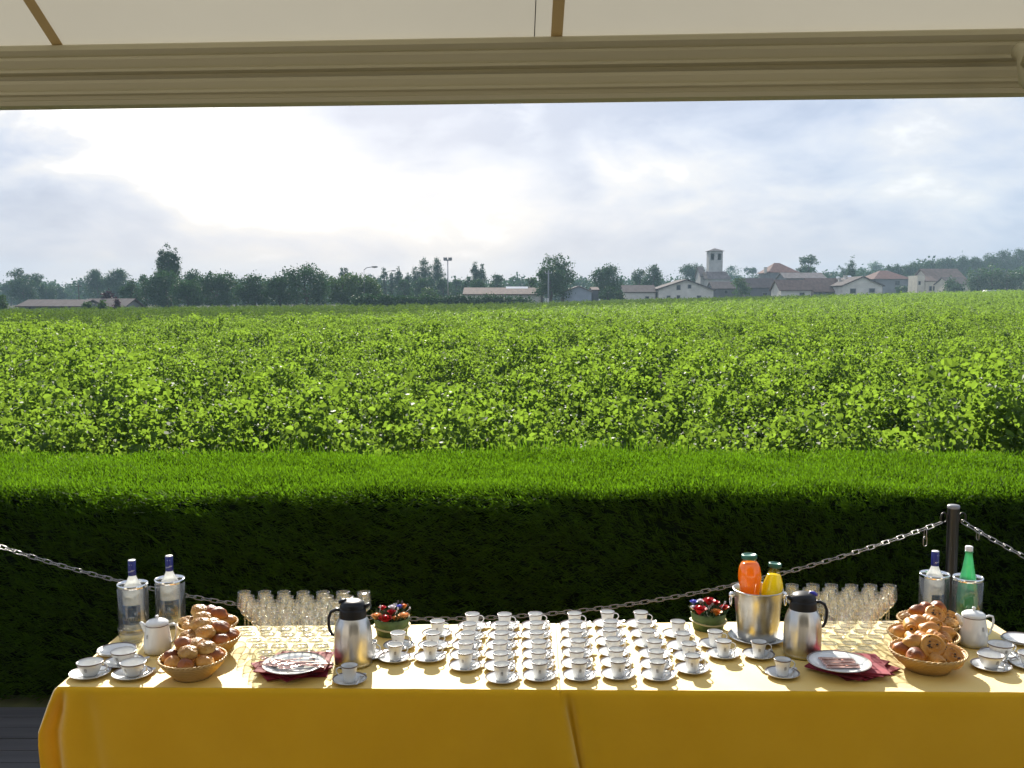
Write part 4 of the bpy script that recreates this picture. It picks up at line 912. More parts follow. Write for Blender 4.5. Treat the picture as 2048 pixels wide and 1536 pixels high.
def make_spoon(loc, label, group, rz, L=.105, name='teaspoon', cat='spoon'):
    m = MB(); k = L/.105; strip(m, [(-.052*k, .0045*k, .003), (-.045*k, .0055*k, .004), (-.02*k, .0028*k, .006), (.010*k, .0020*k, .005), (.024*k, .0026*k, .002), (.028*k, .005*k, .001)])
    m.ball((.040*k, 0, .0042), (.017*k, .0105*k, .0042), 18, 10, fn=lambda p: Vector((p.x, p.y, p.z if p.z < 0 else -p.z*.72)))
    o = m.build(name, MT['steel'], loc=loc); o.rotation_euler = (0, 0, rz); return tag(o, label, cat, group)
def cupset(px, py, dx, tall, first, place, h, cupl, spoonrz=None, rz=0.0, sauc=True):
    """cup whose rim centre shows at px,py stands on its saucer with a spoon beside it"""
    zr = TZ+.0035+h; p = onz(px, py, zr); g1 = 'coffee cups on saucers' if tall else 'tea cups on saucers'
    sp = onz(px, py, zr); base = (p.x, p.y, TZ); cl = ('white coffee cup ' if tall else 'wide white tea cup ')+place; sl2 = ('small white saucer under the cup ' if tall else 'wide white saucer under the cup ')+place; spl = 'teaspoon on the saucer '+place
    jr = random.Random(int(px*7+py)); srz = spoonrz if spoonrz is not None else jr.uniform(.9, 1.5); rr = .043 if tall else .054
    sgn = -1 if abs(rz) > 1.5 and tall is True and px < 720 else 1
    sx, sy = p.x+ (.038 if tall else .050)*1, p.y-.004; jx = jr.uniform(-.003, .003)
    if first.get(tall) is None:
        s = make_saucer(base, sl2, 'saucers', .0615 if tall else .071); c = make_cup((p.x+jx, p.y, TZ+.0037), cl, g1, tall, rz); t = make_spoon((sx, sy, TZ+.0098), spl, 'teaspoons on saucers', srz); first[tall] = (s, c, t)
    else:
        s, c, t = first[tall]; dup(s, base, jr.uniform(0, 3), sl2); dup(c, (p.x+jx, p.y+jr.uniform(-.003, .003), TZ+.0037), rz+jr.gauss(0, .16), cl); dup(t, (sx, sy, TZ+.0098), srz, spl)
FIRST = {}
cols = [  # (column phrase, side, rims back to front)
 ('third column', 'flask', [(873.8, 1241.8), (867, 1265.2), (859.5, 1287.7)][0:0]),
 ('first column', 'flask', [(1072, 1227), (1071.6, 1244.7), (1073, 1264), (1076, 1282.8), (1076, 1302.3), (1078.9, 1323.8)]),
 ('second column', 'flask', [(1008.6, 1228), (1005.2, 1246), (1001.7, 1265), (1000, 1283.8), (999.8, 1305.3), (1004.3, 1327.7)]),
 ('third column', 'flask', [(945, 1228), (939.2, 1247), (933.8, 1265.2), (931, 1283.8), (930.4, 1304.3)]),
 ('fourth column', 'flask', [(873.8, 1241.8), (867, 1265.2), (859.5, 1287.7)]),
 ('fifth column', 'flask', [(797.6, 1265.2), (788.8, 1288.7)]),
 ('first column', 'bucket', [(1148.4, 1226.2), (1150.7, 1242.8), (1150.7, 1261.3), (1155.2, 1279.9), (1153.8, 1300.4), (1159.1, 1322.9)]),
 ('second column', 'bucket', [(1215.4, 1223.2), (1222.2, 1241.8), (1220.6, 1258.4), (1227.5, 1278), (1232.3, 1298.4), (1235.7, 1320.9)]),
 ('third column', 'bucket', [(1281.2, 1224.2), (1290, 1242.8), (1297.4, 1261.3), (1308.5, 1281.8), (1311.8, 1302.3), (1315.7, 1322.9)]),
 ('fourth column', 'bucket', [(1355, 1242.8), (1365.2, 1266.2), (1378.8, 1286.7), (1383.7, 1310.2)]),
 ('fifth column', 'bucket', [(1429.2, 1262.3), (1446.2, 1281.8)])]
for colname, side, rims in cols:
    for i, (px, py) in enumerate(rims[::-1]):
        cupset(px, py, 0, True, FIRST, '%s from front, %s off the seam, %s side' % (ORD[i], colname, 'fork-plate' if side == 'flask' else 'ice-bucket'), .058, '')
cupset(738, 1283, 0, True, FIRST, 'half hidden behind the black-lidded flask beside the forks', .058, '')
cupset(1517.2, 1282.4, 0, True, FIRST, 'alone directly in front of the ice bucket', .058, '')
cupset(1565, 1318.5, 0, True, FIRST, 'alone in front of the blue-buttoned flask', .058, '')
cupset(698.8, 1330.5, 0, True, FIRST, 'before the flask, handle turned the other way', .058, '', rz=PI)
for (px, py, pl) in [(179, 1323, 'nearest the flared cloth corner'), (264, 1324, 'at the table edge beside the front bread basket'), (247, 1301, 'behind the two front tea cups'),
                     (1983, 1308.5, 'beside the front bread basket on the teapot side'), (2000, 1287, 'behind the tea cup nearest the raisin swirls'), (2062, 1306, 'cut off by the picture edge past the teapot')]:
    cupset(px, py, 0, False, FIRST, pl, .0495, '')
for i, (px, py) in enumerate([(233, 1307), (2040, 1285)]):
    p = onz(px, py, TZ); s0 = FIRST[False][0]
    for j in range(2): dup(s0, (p.x+.003*j, p.y-.002*j, TZ+.0055*j), .4*j, ['empty wide saucer %s behind the tea cups near the glass bowl', 'empty wide saucer %s behind the tea cups near the teapot'][i] % ['lying under another', 'lying on top of another'][j], 'spare saucers')
# ------------------------------------------------------------------ wine glasses
def make_glass(loc, label, group):
    root = thing('wine_glass', label, 'wine glass', loc, 0, group)
    b = MB(); b.lathe([(0, .0735), (.008, .0745), (.020, .081), (.0295, .093), (.0325, .106), (.0315, .124), (.0285, .142), (.0265, .158), (.0257, .1584), (.0276, .142), (.0306, .124), (.0316, .106), (.0286, .094), (.0194, .0822), (0, .0752)], 26); b.build('bowl', MT['glass'], root)
    s = MB(); s.lathe([(.0062, .0042), (.0036, .010), (.0031, .03), (.0033, .055), (.0052, .070), (.0075, .0738)], 12); s.build('stem', MT['glass'], root)
    f = MB(); f.lathe([(0, .0002), (.0315, .0002), (.0320, .0012), (.030, .0020), (.0062, .0044), (0, .0046)], 28); f.build('foot', MT['glass'], root); return root
GL = [None]
def glass(px, py, label, group):
    p = onz(px, py, TZ+.158)
    if GL[0] is None: GL[0] = make_glass((p.x, p.y, TZ), label, group)
    else: dup(GL[0], (p.x, p.y, TZ), random.uniform(0, 6), label, group)
for r, (x0, yy, xm) in enumerate([(489, 1184, 740), (494, 1193, 712), (507, 1202.5, 700), (517, 1213, 672), (529, 1223.5, 668), (536, 1234, 660)]):
    k = 0; x = x0
    while x < xm: glass(x+random.uniform(-1.5, 1.5), yy+random.uniform(-.8, .8), 'empty wine glass behind the fork plate, %s row from back, %s from the bread' % (ORD[r], ORD[k]), 'wine glasses behind the fork plate'); x += 39.5*(1+.013*r); k += 1
for r, (x0, yy, xm) in enumerate([(1780, 1170, 1545), (1775, 1178, 1578), (1765, 1187.5, 1600), (1755, 1197, 1640), (1744, 1207, 1652), (1735, 1217, 1655), (1727, 1228, 1655)]):
    k = 0; x = x0
    while x > xm: glass(x+random.uniform(-1.5, 1.5), yy+random.uniform(-.8, .8), 'empty wine glass past the ice bucket, %s row from back, %s from the bread' % (ORD[r], ORD[k]), 'wine glasses past the ice bucket'); x -= 39*(1+.013*r); k += 1

# ------------------------------------------------------------------ flasks, pots, bucket, bottles
def flask(px, pyb, sgn, label, button):
    p = onz(px, pyb, TZ); root = thing('coffee_flask', label, 'vacuum flask', (p.x, p.y, TZ), 0, 'steel coffee flasks')
    b = MB(); fl_ = lambda a, z: 1+.012*math.cos(12*a)*float(sstep(z, .03, .10))*(1-float(sstep(z, .165, .178)))
    b.lathe([(0, 0), (.066, 0), (.069, .003), (.070, .012), (.0695, .014), (.070, .016), (.0705, .05), (.0705, .10), (.069, .125), (.065, .147), (.059, .164), (.053, .176), (.050, .180)], 72, rfun=fl_); b.build('body', MT['steel'], root)
    c = MB(); c.lathe([(.0505, .176), (.051, .182), (.049, .205), (.0475, .214), (0, .214)], 40); co = c.build('collar', MT['black_plastic'], root)
    l = MB(); l.lathe([(.0478, .2145), (.0465, .224), (.041, .234), (.028, .241), (0, .244)], 40); l.tube([(-sgn*.040, 0, .216), (-sgn*.056, 0, .222), (-sgn*.063, 0, .229)], [.013, .010, .006], 12, flat=.8); l.build('lid', MT['black_plastic'], root)
    h = MB(); h.tube([(sgn*.044, 0, .206), (sgn*.062, 0, .206), (sgn*.080, 0, .197), (sgn*.089, 0, .176), (sgn*.090, 0, .150), (sgn*.086, 0, .128), (sgn*.078, 0, .112), (sgn*.069, 0, .106)], [.011, .0105, .010, .0095, .009, .0085, .008, .006], 12, flat=.62); h.build('handle', MT['black_plastic'], root)
    k = MB(); k.tube([(sgn*.022, 0, .241), (sgn*.040, 0, .237), (sgn*.052, 0, .232)], [.008, .010, .006], 10, flat=.9); k.build('button', MT['blue_plastic' if button else 'black_plastic'], root); return root
flask(707, 1327, -1, 'steel vacuum flask with black lid and handle towards the wine glasses, behind a single cup', False)
flask(1604, 1309, 1, 'steel vacuum flask with black lid and blue button beside the ice bucket', True)
def porcelain_pot(px, pyb, label, sc, squat):
    p = onz(px, pyb, TZ); root = thing('porcelain_pot', label, 'pot', (p.x, p.y, TZ), 0, 'white porcelain pots'); root.scale = (sc,)*3
    b = MB(); b.lathe([(0, .001), (.046, 0), (.052, .004), (.056, .018), (.0565, .035), (.053, .065), (.048, .095), (.0445, .118), (.0445, .124), (.042, .124), (.041, .118), (0, .116)], 40)
    b.tube([(-.040, 0, .088), (-.052, 0, .104), (-.062, 0, .120), (-.070, 0, .127)], [.016, .012, .008, .0055], 12); bo = b.build('body', MT['porcelain'], root)
    l = MB(); l.lathe([(.0455, .1245), (.045, .128), (.034, .136), (.014, .141), (.006, .143), (.005, .147), (.008, .151), (.006, .156), (0, .157)], 36); l.build('lid', MT['porcelain'], root)
    r = MB(); r.lathe([(.0455, .1155), (.0456, .1195)], 36); r.build('rim_band', MT['band'], root)
    h = MB(); h.tube([(.042, 0, .112), (.062, 0, .120), (.076, 0, .117), (.080, 0, .104), (.078, 0, .080), (.068, 0, .050), (.054, 0, .036)], [.006, .0062, .006, .0058, .0056, .0052, .005], 10, flat=.7); h.build('handle', MT['porcelain'], root)
    e = MB(); rad = lambda z: float(np.interp(z, [.035, .065, .095, .118], [.0565, .053, .048, .0445])); crest(e, rad, .078, .0052, -PI/2-(.55 if not squat else -.35)); e.build('crest', MT['crest'], root, smooth=False); return root
porcelain_pot(316, 1304, 'white porcelain pot with crest beside the bottles in coolers', .93, False)
porcelain_pot(1945, 1290, 'white porcelain pot in front of the green bottle', .98, True)
def cooler(px, py, label):
    p = onz(px, py, TZ); root = thing('bottle_cooler', label, 'bottle cooler', (p.x, p.y, TZ), 0, 'clear bottle coolers with chrome rim')
    w_ = MB(); w_.lathe([(.0, .002), (.055, .002), (.058, .0), (.060, .003), (.0605, .192), (.0575, .192), (.0570, .008), (0, .008)], 44); w_.build('wall', MT['acrylic'], root)
    r = MB(); r.lathe([(.0612, .187), (.0618, .197), (.0600, .2005), (.0565, .2005), (.0560, .187)], 44); r.build('chrome_rim', MT['chrome'], root); return p
def blue_bottle(p, label, rz, words):
    root = thing('water_bottle', label, 'bottle', (p.x, p.y, TZ+.009), rz, 'clear water bottles with blue cap')
    b = MB(); b.lathe([(0, .0), (.037, .0), (.0405, .004), (.0405, .155), (.039, .168), (.032, .186), (.022, .203), (.0155, .219), (.0135, .232), (.0135, .270)], 36); b.build('glass_body', MT['bottle_glass'], root)
    c = MB(); c.lathe([(.0150, .224), (.0156, .226), (.0152, .284), (.0135, .2855)], 24); co = c.build('cap', MT['navy_cap'], root); ct = MB(); ct.lathe([(.0145, .2846), (.0146, .2868), (0, .2870)], 24); ct.build('cap_top', MT['white_cap'], root)
    l = MB(); l.v = []; n = 20; a0, a1 = -PI/2-1.15, -PI/2+1.15; vs = []
    for z in (.028, .108):
        for i in range(n+1): a = a0+(a1-a0)*i/n; vs.append((.0410*math.cos(a), .0410*math.sin(a), z))
    l.add(vs, [(i, i+1, n+2+i, n+1+i) for i in range(n)]); lo = l.build('label', MT['label_blue'], root)
    t = MB(); wrap_text(t, words, .0185, .0413, .050, bold=True, sx=.92); wrap_text(t, 'ABATILLES', .007, .0413, .094, sx=1); t.build('lettering', MT['print_white'], lo, smooth=False)
    t = MB(); wrap_text(t, 'Abatilles', .0095, .0160, .243, tilt=.25); wrap_text(t, '*  *', .010, .0160, .268); t.build('cap_lettering', MT['print_white'], co, smooth=False); return root
p = cooler(268, 1262, 'clear acrylic bottle cooler with chrome rim just behind the glass bowl'); blue_bottle(p, 'clear water bottle with blue cap in the cooler behind the glass bowl', -.05, 'ABATILLES')
p = cooler(342, 1251, 'clear acrylic bottle cooler with chrome rim behind the pot and rolls'); blue_bottle(p, 'clear water bottle with blue cap in the cooler behind the bread and pot', .15, 'ABATILLES')
p = cooler(1866, 1239, 'clear acrylic bottle cooler behind the raisin swirls, holding a blue-capped bottle'); blue_bottle(p, 'clear water bottle with blue cap next to the green bottle', .55, 'ABATILLES')
p = cooler(1932.5, 1247, 'clear acrylic bottle cooler holding the green bottle behind the pot')
def green_bottle(p):
    root = thing('green_bottle', 'green sparkling water bottle with white cap standing in a clear cooler', 'bottle', (p.x, p.y, TZ+.009))
    b = MB(); b.lathe([(0, 0), (.034, 0), (.038, .006), (.040, .03), (.0415, .07), (.0425, .10), (.041, .13), (.036, .165), (.030, .195), (.025, .22), (.0212, .240), (.0218, .242), (.0205, .246), (.0175, .265), (.0145, .285), (.0135, .30)], 36); b.build('plastic_body', MT['green_glass'], root)
    n = MB(); n.lathe([(.0138, .293), (.0175, .295), (.0175, .298), (.0140, .300)], 24); n.build('neck_ring', MT['green_glass'], root); c = MB(); c.lathe([(.0150, .301), (.0152, .318), (.0135, .3205), (0, .321)], 28, rfun=lambda a, z: 1+.012*math.cos(28*a)); c.build('cap', MT['white_cap'], root)
    t = MB(); wrap_text(t, 'BADOIT', .021, .0425, .062, bold=True); wrap_text(t, 'eau minerale', .008, .0428, .085); t.build('lettering', MT['print_green'], root, smooth=False)
green_bottle(p)
def glass_bowl():
    p = onz(264, 1283, TZ); m = MB(); m.lathe([(0, .002), (.040, 0), (.045, .004), (.050, .030), (.0525, .058), (.0510, .0592), (.0482, .031), (.043, .009), (0, .008)], 40); o = m.build('glass_bowl', MT['glass'], loc=(p.x, p.y, TZ)); tag(o, 'round clear glass bowl in front of a bottle cooler at the table side', 'glass bowl')
glass_bowl()
def bucket():
    p = onz(1514, 1279, TZ); m = MB(); m.lathe([(0, .001), (.060, .001), (.064, 0), (.068, .002), (.090, .009), (.113, .018), (.1125, .0195), (.088, .0115), (.066, .005), (0, .005)], 56); pl = m.build('serving_plate', MT['porcelain'], loc=(p.x, p.y, TZ)); tag(pl, 'large white plate under the ice bucket', 'plate')
    root = thing('ice_bucket', 'dented-looking steel ice bucket with ring handles holding two juice bottles', 'ice bucket', (p.x, p.y, TZ+.0055))
    b = MB(); b.lathe([(0, .001), (.070, .001), (.074, .004), (.076, .010), (.083, .080), (.0905, .160), (.0935, .190), (.098, .197), (.0995, .201), (.0975, .204), (.0935, .200), (.0885, .160), (.081, .08), (.0735, .012), (0, .010)], 64, rfun=lambda a, z: 1+.004*math.sin(5*a+z*60)*math.sin(z*45)); b.build('body', MT['dull_steel'], root)
    for s in (-1, 1):
        k = MB(); k.ball((s*.103, 0, .178), (.014, .012, .012), 14, 10); k.tube([(s*.088, 0, .178), (s*.105, 0, .178)], .007, 10); ko = k.build('handle_knob', MT['chrome'], root)
        r = MB(); r.tube([(s*.108, .016*math.cos(a), .155+.020*math.sin(a)) for a in np.linspace(0, 2*PI, 17)[:-1]], .0028, 8, closed=True); r.build('ring', MT['chrome'], ko)
    ic = MB(); g = random.Random(4)
    for i in range(46):
        a = g.uniform(0, 6.28); q = .07*math.sqrt(g.random()); M = Matrix.Translation((q*math.cos(a), q*math.sin(a), .135+g.uniform(-.012, .014))) @ Matrix.Rotation(g.uniform(0, 3), 4, Vector((g.random(), g.random(), g.random())).normalized()); ic.box((-.010, -.010, -.010), (.010, .010, .010), M=M)
    ic = ic.build('ice', MT['ice'], loc=(p.x, p.y, TZ+.0055), smooth=False); tag(ic, 'crushed ice filling the steel bucket around the bottles', 'ice', kind='stuff')
    def jb(px, x, y, lean, prof, lev, jm, capr, ztop, label):
        rt = thing('juice_bottle', label, 'juice bottle', (p.x+x, p.y+y, TZ+.055)); rt.rotation_euler = (R(-2), lean, 0)
        g_ = MB(); g_.lathe(prof, 36); g_.build('glass_body', MT['juice_glass'], rt); j = MB(); jp = [(max(0, r-.0018), z) for (r, z) in prof if z <= lev]; jr_ = float(np.interp(lev, [z for r, z in prof], [r for r, z in prof]))-.0018; j.lathe(jp+[(jr_, lev), (0, lev)], 36); j.build('juice', MT[jm], rt)
        c = MB(); c.lathe([(capr*.97, ztop-.017), (capr*1.04, ztop-.015), (capr*1.04, ztop-.003), (capr*.98, ztop), (capr*.80, ztop), (capr*.76, ztop-.0025), (0, ztop-.0025)], 32); c.build('cap', MT['lid_green'], rt)
    jb(1500, -.029, -.006, R(-1.5), [(0, 0), (.037, 0), (.040, .006), (.041, .06), (.0385, .11), (.0385, .135), (.0425, .165), (.0465, .195), (.0465, .215), (.043, .240), (.034, .258), (.0275, .266), (.0275, .284)], .257, 'orange_juice', .0295, .290, 'orange-red juice bottle with wide green cap, taller one in the ice bucket')
    jb(1541, .049, .010, R(5), [(0, 0), (.036, 0), (.039, .006), (.040, .06), (.0425, .11), (.0440, .140), (.0430, .155), (.037, .180), (.0290, .203), (.0235, .218), (.0215, .230), (.0225, .248)], .206, 'yellow_juice', .0245, .252, 'yellow juice bottle with green cap leaning in the ice bucket')
bucket()
# ------------------------------------------------------------------ flower pots
def flowers(px, pyb, label, fl, seed):
    p = onz(px, pyb, TZ); g = random.Random(seed); root = thing('flower_arrangement', label, 'flower pot', (p.x, p.y, TZ), 0, 'small flower arrangements')
    b = MB(); b.lathe([(0, 0), (.060, 0), (.062, .004), (.068, .04), (.073, .070), (.071, .071), (.066, .062), (0, .060)], 40, rfun=lambda a, z: 1+.012*math.sin(9*a+3)*min(1, z*20)); b.build('leaf_wrapped_pot', MT['pot_green'], root)
    r = MB(); r.tube([(.0695*math.cos(a), .0695*math.sin(a), .033+.004*math.sin(2*a+1)) for a in np.linspace(0, 2*PI, 33)[:-1]], .0075, 8, closed=True, flat=.3); r.build('raffia_band', MT['raffia'], root)
    n = 240; A = RNG.uniform(0, 2*PI, n); q = .066*np.sqrt(RNG.random(n)); P = np.stack([q*np.cos(A), q*np.sin(A), np.full(n, .062)], -1); Dd = unit(np.stack([np.cos(A)*q*9+RNG.normal(0, .3, n), np.sin(A)*q*9+RNG.normal(0, .3, n), np.full(n, .9)], -1)); V, F = blades(P, Dd, RNG.uniform(.015, .048, n), RNG.uniform(.006, .013, n)); link('foliage', arr_mesh('foliage', V, F), MT['arr_leaf'], root)
    for i in range(9): # dried twigs
        a = g.uniform(0, 6.28); q = g.uniform(0, .05); t = MB(); pts_ = [(q*math.cos(a), q*math.sin(a), .06), (q*1.3*math.cos(a), q*1.3*math.sin(a), .085), (q*1.5*math.cos(a)+.01, q*1.5*math.sin(a), .11+g.uniform(-.012, .012))]; t.tube(pts_, .0012, 5); t.ball(pts_[-1], (.004, .003, .006), 8, 6); t.build('twig', MT['bark'] if i % 2 else MT['petal_white'], root)
    for (x, y, z, rr, c) in fl:
        f = MB(); f.ball((x, y, z), (rr*.55, rr*.55, rr*.7), 12, 8)
        for lay, (k, op, sc) in enumerate([(4, .35, .75), (5, .75, .95), (6, 1.15, 1.1)]):
            for i in range(k):
                a = 2*PI*i/k+lay*.5+g.uniform(-.2, .2); vs = []
                for v in range(4):
                    for u in range(5):
                        t_ = v/3; b_ = (u-2)/2*.75; ph_ = op*t_*1.2; rad_ = rr*sc*(.25+.55*math.sin(ph_)+.25*t_); zz = rr*(-.5+1.25*t_*math.cos(ph_*.6)); aa = a+b_*(1-.25*t_*abs(b_))*.9; vs.append((x+rad_*math.cos(aa), y+rad_*math.sin(aa), z+zz-.12*rr*abs(b_)*t_))
                f.add(vs, [(v*5+u, v*5+u+1, (v+1)*5+u+1, (v+1)*5+u) for v in range(3) for u in range(4)])
        f.build('flower', MT[c], root)
flowers(784, 1267, 'green pot of peach and red flowers tied with pale band beside the flask', [(-.058, -.025, .078, .021, 'petal_peach'), (.052, -.03, .082, .021, 'petal_peach'), (-.018, -.052, .075, .026, 'petal_red'), (-.04, .02, .100, .014, 'petal_red'), (.0, .01, .105, .014, 'petal_white'), (.03, .03, .102, .013, 'petal_blue'), (.022, -.05, .078, .015, 'petal_orange'), (.0, -.01, .092, .016, 'petal_red'), (.045, .04, .1, .014, 'petal_orange')], 3)
flowers(1416, 1256, 'green pot of bright red, orange and blue flowers beside the ice bucket', [(-.042, -.040, .088, .027, 'petal_red'), (.002, .0, .112, .023, 'petal_red'), (.022, -.05, .080, .022, 'petal_orange'), (-.058, .015, .104, .015, 'petal_blue'), (.062, -.015, .090, .018, 'petal_red'), (-.066, -.02, .092, .013, 'petal_white'), (.035, .02, .1, .014, 'petal_red'), (-.025, .035, .102, .014, 'petal_white')], 4)
# ------------------------------------------------------------------ napkins, plates and cutlery
def napkins(px, py, n, seed, where, sc=1.0):
    p = onz(px, py, TZ); g = random.Random(seed); z = TZ+.0008
    for i in range(n):
        m = MB(); s = .098*sc
        for (o, z0) in ((0, 0), (.003, .0018)):
            k = 12; vs = []
            for a in range(k+1):
                for b in range(k+1): u, v = -1+2*a/k, -1+2*b/k; vs.append((u*s+o*(i % 3-1), v*s+o, z0+.0015+.0005*math.sin(u*3+i)*math.sin(v*4+o*900)))
            nn = len(vs); bot = [(x, y, zz-.0014) for (x, y, zz) in vs]; fs = [(a*(k+1)+b, (a+1)*(k+1)+b, (a+1)*(k+1)+b+1, a*(k+1)+b+1) for a in range(k) for b in range(k)]
            per = [a*(k+1) for a in range(k)]+[k*(k+1)+b for b in range(k)]+[a*(k+1)+k for a in range(k, 0, -1)]+[b for b in range(k, 0, -1)]
            m.add(vs+bot, fs+[tuple(nn+q for q in f[::-1]) for f in fs]+[(per[q], nn+per[q], nn+per[(q+1) % len(per)], per[(q+1) % len(per)]) for q in range(len(per))])
        o = m.build('napkin', MT['burgundy'], loc=(p.x+g.uniform(-.035, .035), p.y+g.uniform(-.015, .015)-.008, z), smooth=False); o.rotation_euler = (0, 0, R(13+90/n*i)+g.uniform(-.12, .12)); z += .0048
        tag(o, 'folded burgundy paper napkin, %s up in the fan under the %s' % (ORD[i], where), 'napkin', 'burgundy napkins fanned under plates')
    return p, z
def dinner_plate(loc, label):
    root = thing('dinner_plate', label, 'plate', loc, 0, 'plates holding cutlery'); m = MB(); m.lathe([(0, .002), (.062, .002), (.066, 0), (.070, .003), (.088, .010), (.1125, .019), (.112, .0205), (.087, .0125), (.069, .0065), (0, .006)], 56); m.build('dish', MT['porcelain'], root); r = MB(); r.lathe([(.1060, .01905), (.1116, .02085)], 56); r.build('rim_band', MT['band'], root)
def fork(loc, rz, label, group, tilt=0.0):
    m = MB(); strip(m, [(-.095, .0065, .003), (-.085, .0075, .0035), (-.04, .0042, .006), (.015, .0028, .007), (.035, .0032, .005), (.045, .0095, .004), (.055, .0115, .003), (.060, .0118, .003)], .0022)
    for k in range(4): y = -.0100+.00667*k; m.add([(x, y+q, z) for x, z in ((.060, .003), (.080, .0025), (.098, .006)) for q in (-.0014, .0014)]+[(x, y+q, z+.0016) for x, z in ((.060, .003), (.080, .0025), (.098, .006)) for q in (-.0014, .0014)], [(0, 1, 3, 2), (2, 3, 5, 4), (6, 8, 9, 7), (8, 10, 11, 9), (0, 2, 8, 6), (2, 4, 10, 8), (1, 7, 9, 3), (3, 9, 11, 5), (4, 5, 11, 10), (0, 6, 7, 1)])
    o = m.build('fork', MT['rosy_steel'], loc=loc); o.rotation_euler = (0, tilt, rz); tag(o, label, 'fork', group); return o
def knife(loc, rz, label, group):
    m = MB(); strip(m, [(-.1, .0058, .001), (-.09, .0072, .001), (-.02, .0062, .001), (-.012, .0045, .0014), (-.004, .0066, .0012), (.05, .0080, .0012), (.085, .0060, .0012), (.098, .0018, .0012)], .0030); o = m.build('knife', MT['rosy_steel'], loc=loc); o.rotation_euler = (0, 0, rz); tag(o, label, 'knife', group); return o
p, z = napkins(586, 1338, 6, 2, 'fork plate'); p = onz(588, 1329.5, z+.012); dinner_plate((p.x, p.y, z), 'white plate of crossed forks on burgundy napkins in front of the wine glasses')
gr = 'cutlery piled on the plates'; f0 = None
for i in range(8):
    q = (p.x-.052+.013*i+.014*(i % 2), p.y+.040-.0105*i, z+.0080+.0026*(i % 3)+.001*i); lab = 'reddish-glinting fork lying slantwise on the fork plate, %s from back' % ORD[i]; rz = R(200+3.0*(i % 4)-2*i) if i % 3 else R(158+2*i)
    if f0 is None: f0 = fork(q, rz, lab, gr)
    else: dup(f0, q, rz, lab)
p, z = napkins(1702, 1336, 6, 5, 'knife plate', 1.04); p = onz(1678, 1326, z+.012); dinner_plate((p.x, p.y, z), 'white plate of knives lying side by side on burgundy napkins')
k0 = None
for i in range(7):
    q = (p.x+.001*(i % 3), p.y+.044-.0140*i, z+.0072+.0014*(i % 2)); lab = 'reddish-glinting knife in the parallel row on the knife plate, %s from back' % ORD[i]; rz = R(176+(i*5 % 4)*3)
    if k0 is None: k0 = knife(q, rz, lab, gr); k0.scale = (.62, .74, 2.0)
    else: dup(k0, q, rz, lab)
# ------------------------------------------------------------------ bread baskets
def noisy(seed, amp, fr):
    def fn(p):
        n = mnoise.noise(Vector((p.x*fr+seed*3.1, p.y*fr, p.z*fr))); return p*(1+amp*n)
    return fn
PROTO = {}
def roll(kind, seed):
    g = random.Random(seed)
    if kind == 'bread_roll': m = MB(); m.ball((0, 0, 0), (.037, .031, .026), 26, 16, fn=noisy(seed, .22, 1.4)); o = m.build('bread_roll', MT['crust_brown'])
    elif kind == 'pale_roll': m = MB(); m.ball((0, 0, 0), (.041, .030, .025), 26, 16, fn=noisy(seed, .2, 1.6)); o = m.build('bread_roll', MT['crust_gold'])
    elif kind == 'seeded_roll':
        m = MB(); m.ball((0, 0, 0), (.040, .032, .026), 40, 24, fn=lambda p: p*(1+.16*mnoise.noise(p*1.8+Vector((seed, 0, 0)))+.09*mnoise.noise(p*9+Vector((seed, 2, 0))))); o = m.build('seeded_roll', MT['crust_pale']); s = MB()
        for i in range(60):
            t = g.uniform(0, 6.28); e = g.uniform(.1, 1.5); d = Vector((math.cos(t)*math.cos(e), math.sin(t)*math.cos(e), math.sin(e))); rr = 1.0+.16*mnoise.noise(d*1.8+Vector((seed, 0, 0))); s.ball((d.x*.040*rr, d.y*.032*rr, d.z*.026*rr), (.0032, .0022, .0018), 6, 4)
        s.build('topping', MT['nut_topping'], o)
    elif kind == 'raisin_swirl':
        def sp(p):
            a = math.atan2(p.y, p.x); r_ = math.hypot(p.x, p.y); w_ = math.cos(2*PI*(r_*2.6)-a); return Vector((p.x*(1+.04*math.sin(a*3+seed)), p.y, p.z*(1+.30*w_*(1 if p.z > 0 else .2))+.03*math.sin(a*4)))
        m = MB(); m.ball((0, 0, 0), (.044, .044, .017), 48, 28, fn=sp); o = m.build('raisin_swirl', MT['crust_gold']); s = MB()
        for i in range(9): a = g.uniform(0, 6.28); q = g.uniform(.006, .036); s.ball((q*math.cos(a), q*math.sin(a), .0185*math.sqrt(max(0, 1-(q/.044)**2))), (.004, .003, .002), 8, 5)
        s.build('raisin', MT['raisin'], o); tag(o.children[0], kind='stuff')
    else: # chocolate_pastry: a rolled-up oblong with a dark stick showing at the end
        pts_ = [(0, -.030, 0), (0, -.024, 0), (0, .024, 0), (0, .030, 0)]; m = MB(); vs = []; n = 24; ys = np.linspace(-.033, .033, 15); fs = []
        for j, y in enumerate(ys):
            e = math.sqrt(max(0, 1-(abs(y)/.0345)**5)); 
            for k in range(n):
                a = 2*PI*k/n; rr = e*(1+.05*math.cos(3*a+1)+.05*math.sin(y*420+a)); vs.append((.024*rr*math.cos(a), y, .020*rr*math.sin(a)))
        fs = [(j*n+k, j*n+(k+1) % n, (j+1)*n+(k+1) % n, (j+1)*n+k) for j in range(14) for k in range(n)]+[tuple(range(n))[::-1], tuple(14*n+k for k in range(n))]
        m.add(vs, fs); sw = []; 
        for i in range(30): a = i*.45; q = .0165-.0125*i/29; sw.append((q*math.cos(a)*1.1, -.0325-.001*(i/29), q*math.sin(a)*.9))
        m.tube(sw, [.0026]*30, 6); o = m.build('chocolate_pastry', MT['crust_gold']); c = MB(); c.tube([(0, -.0300, 0), (0, -.0362, 0)], .0046, 10); c.build('chocolate_stick', MT['raisin'], o)
    return o
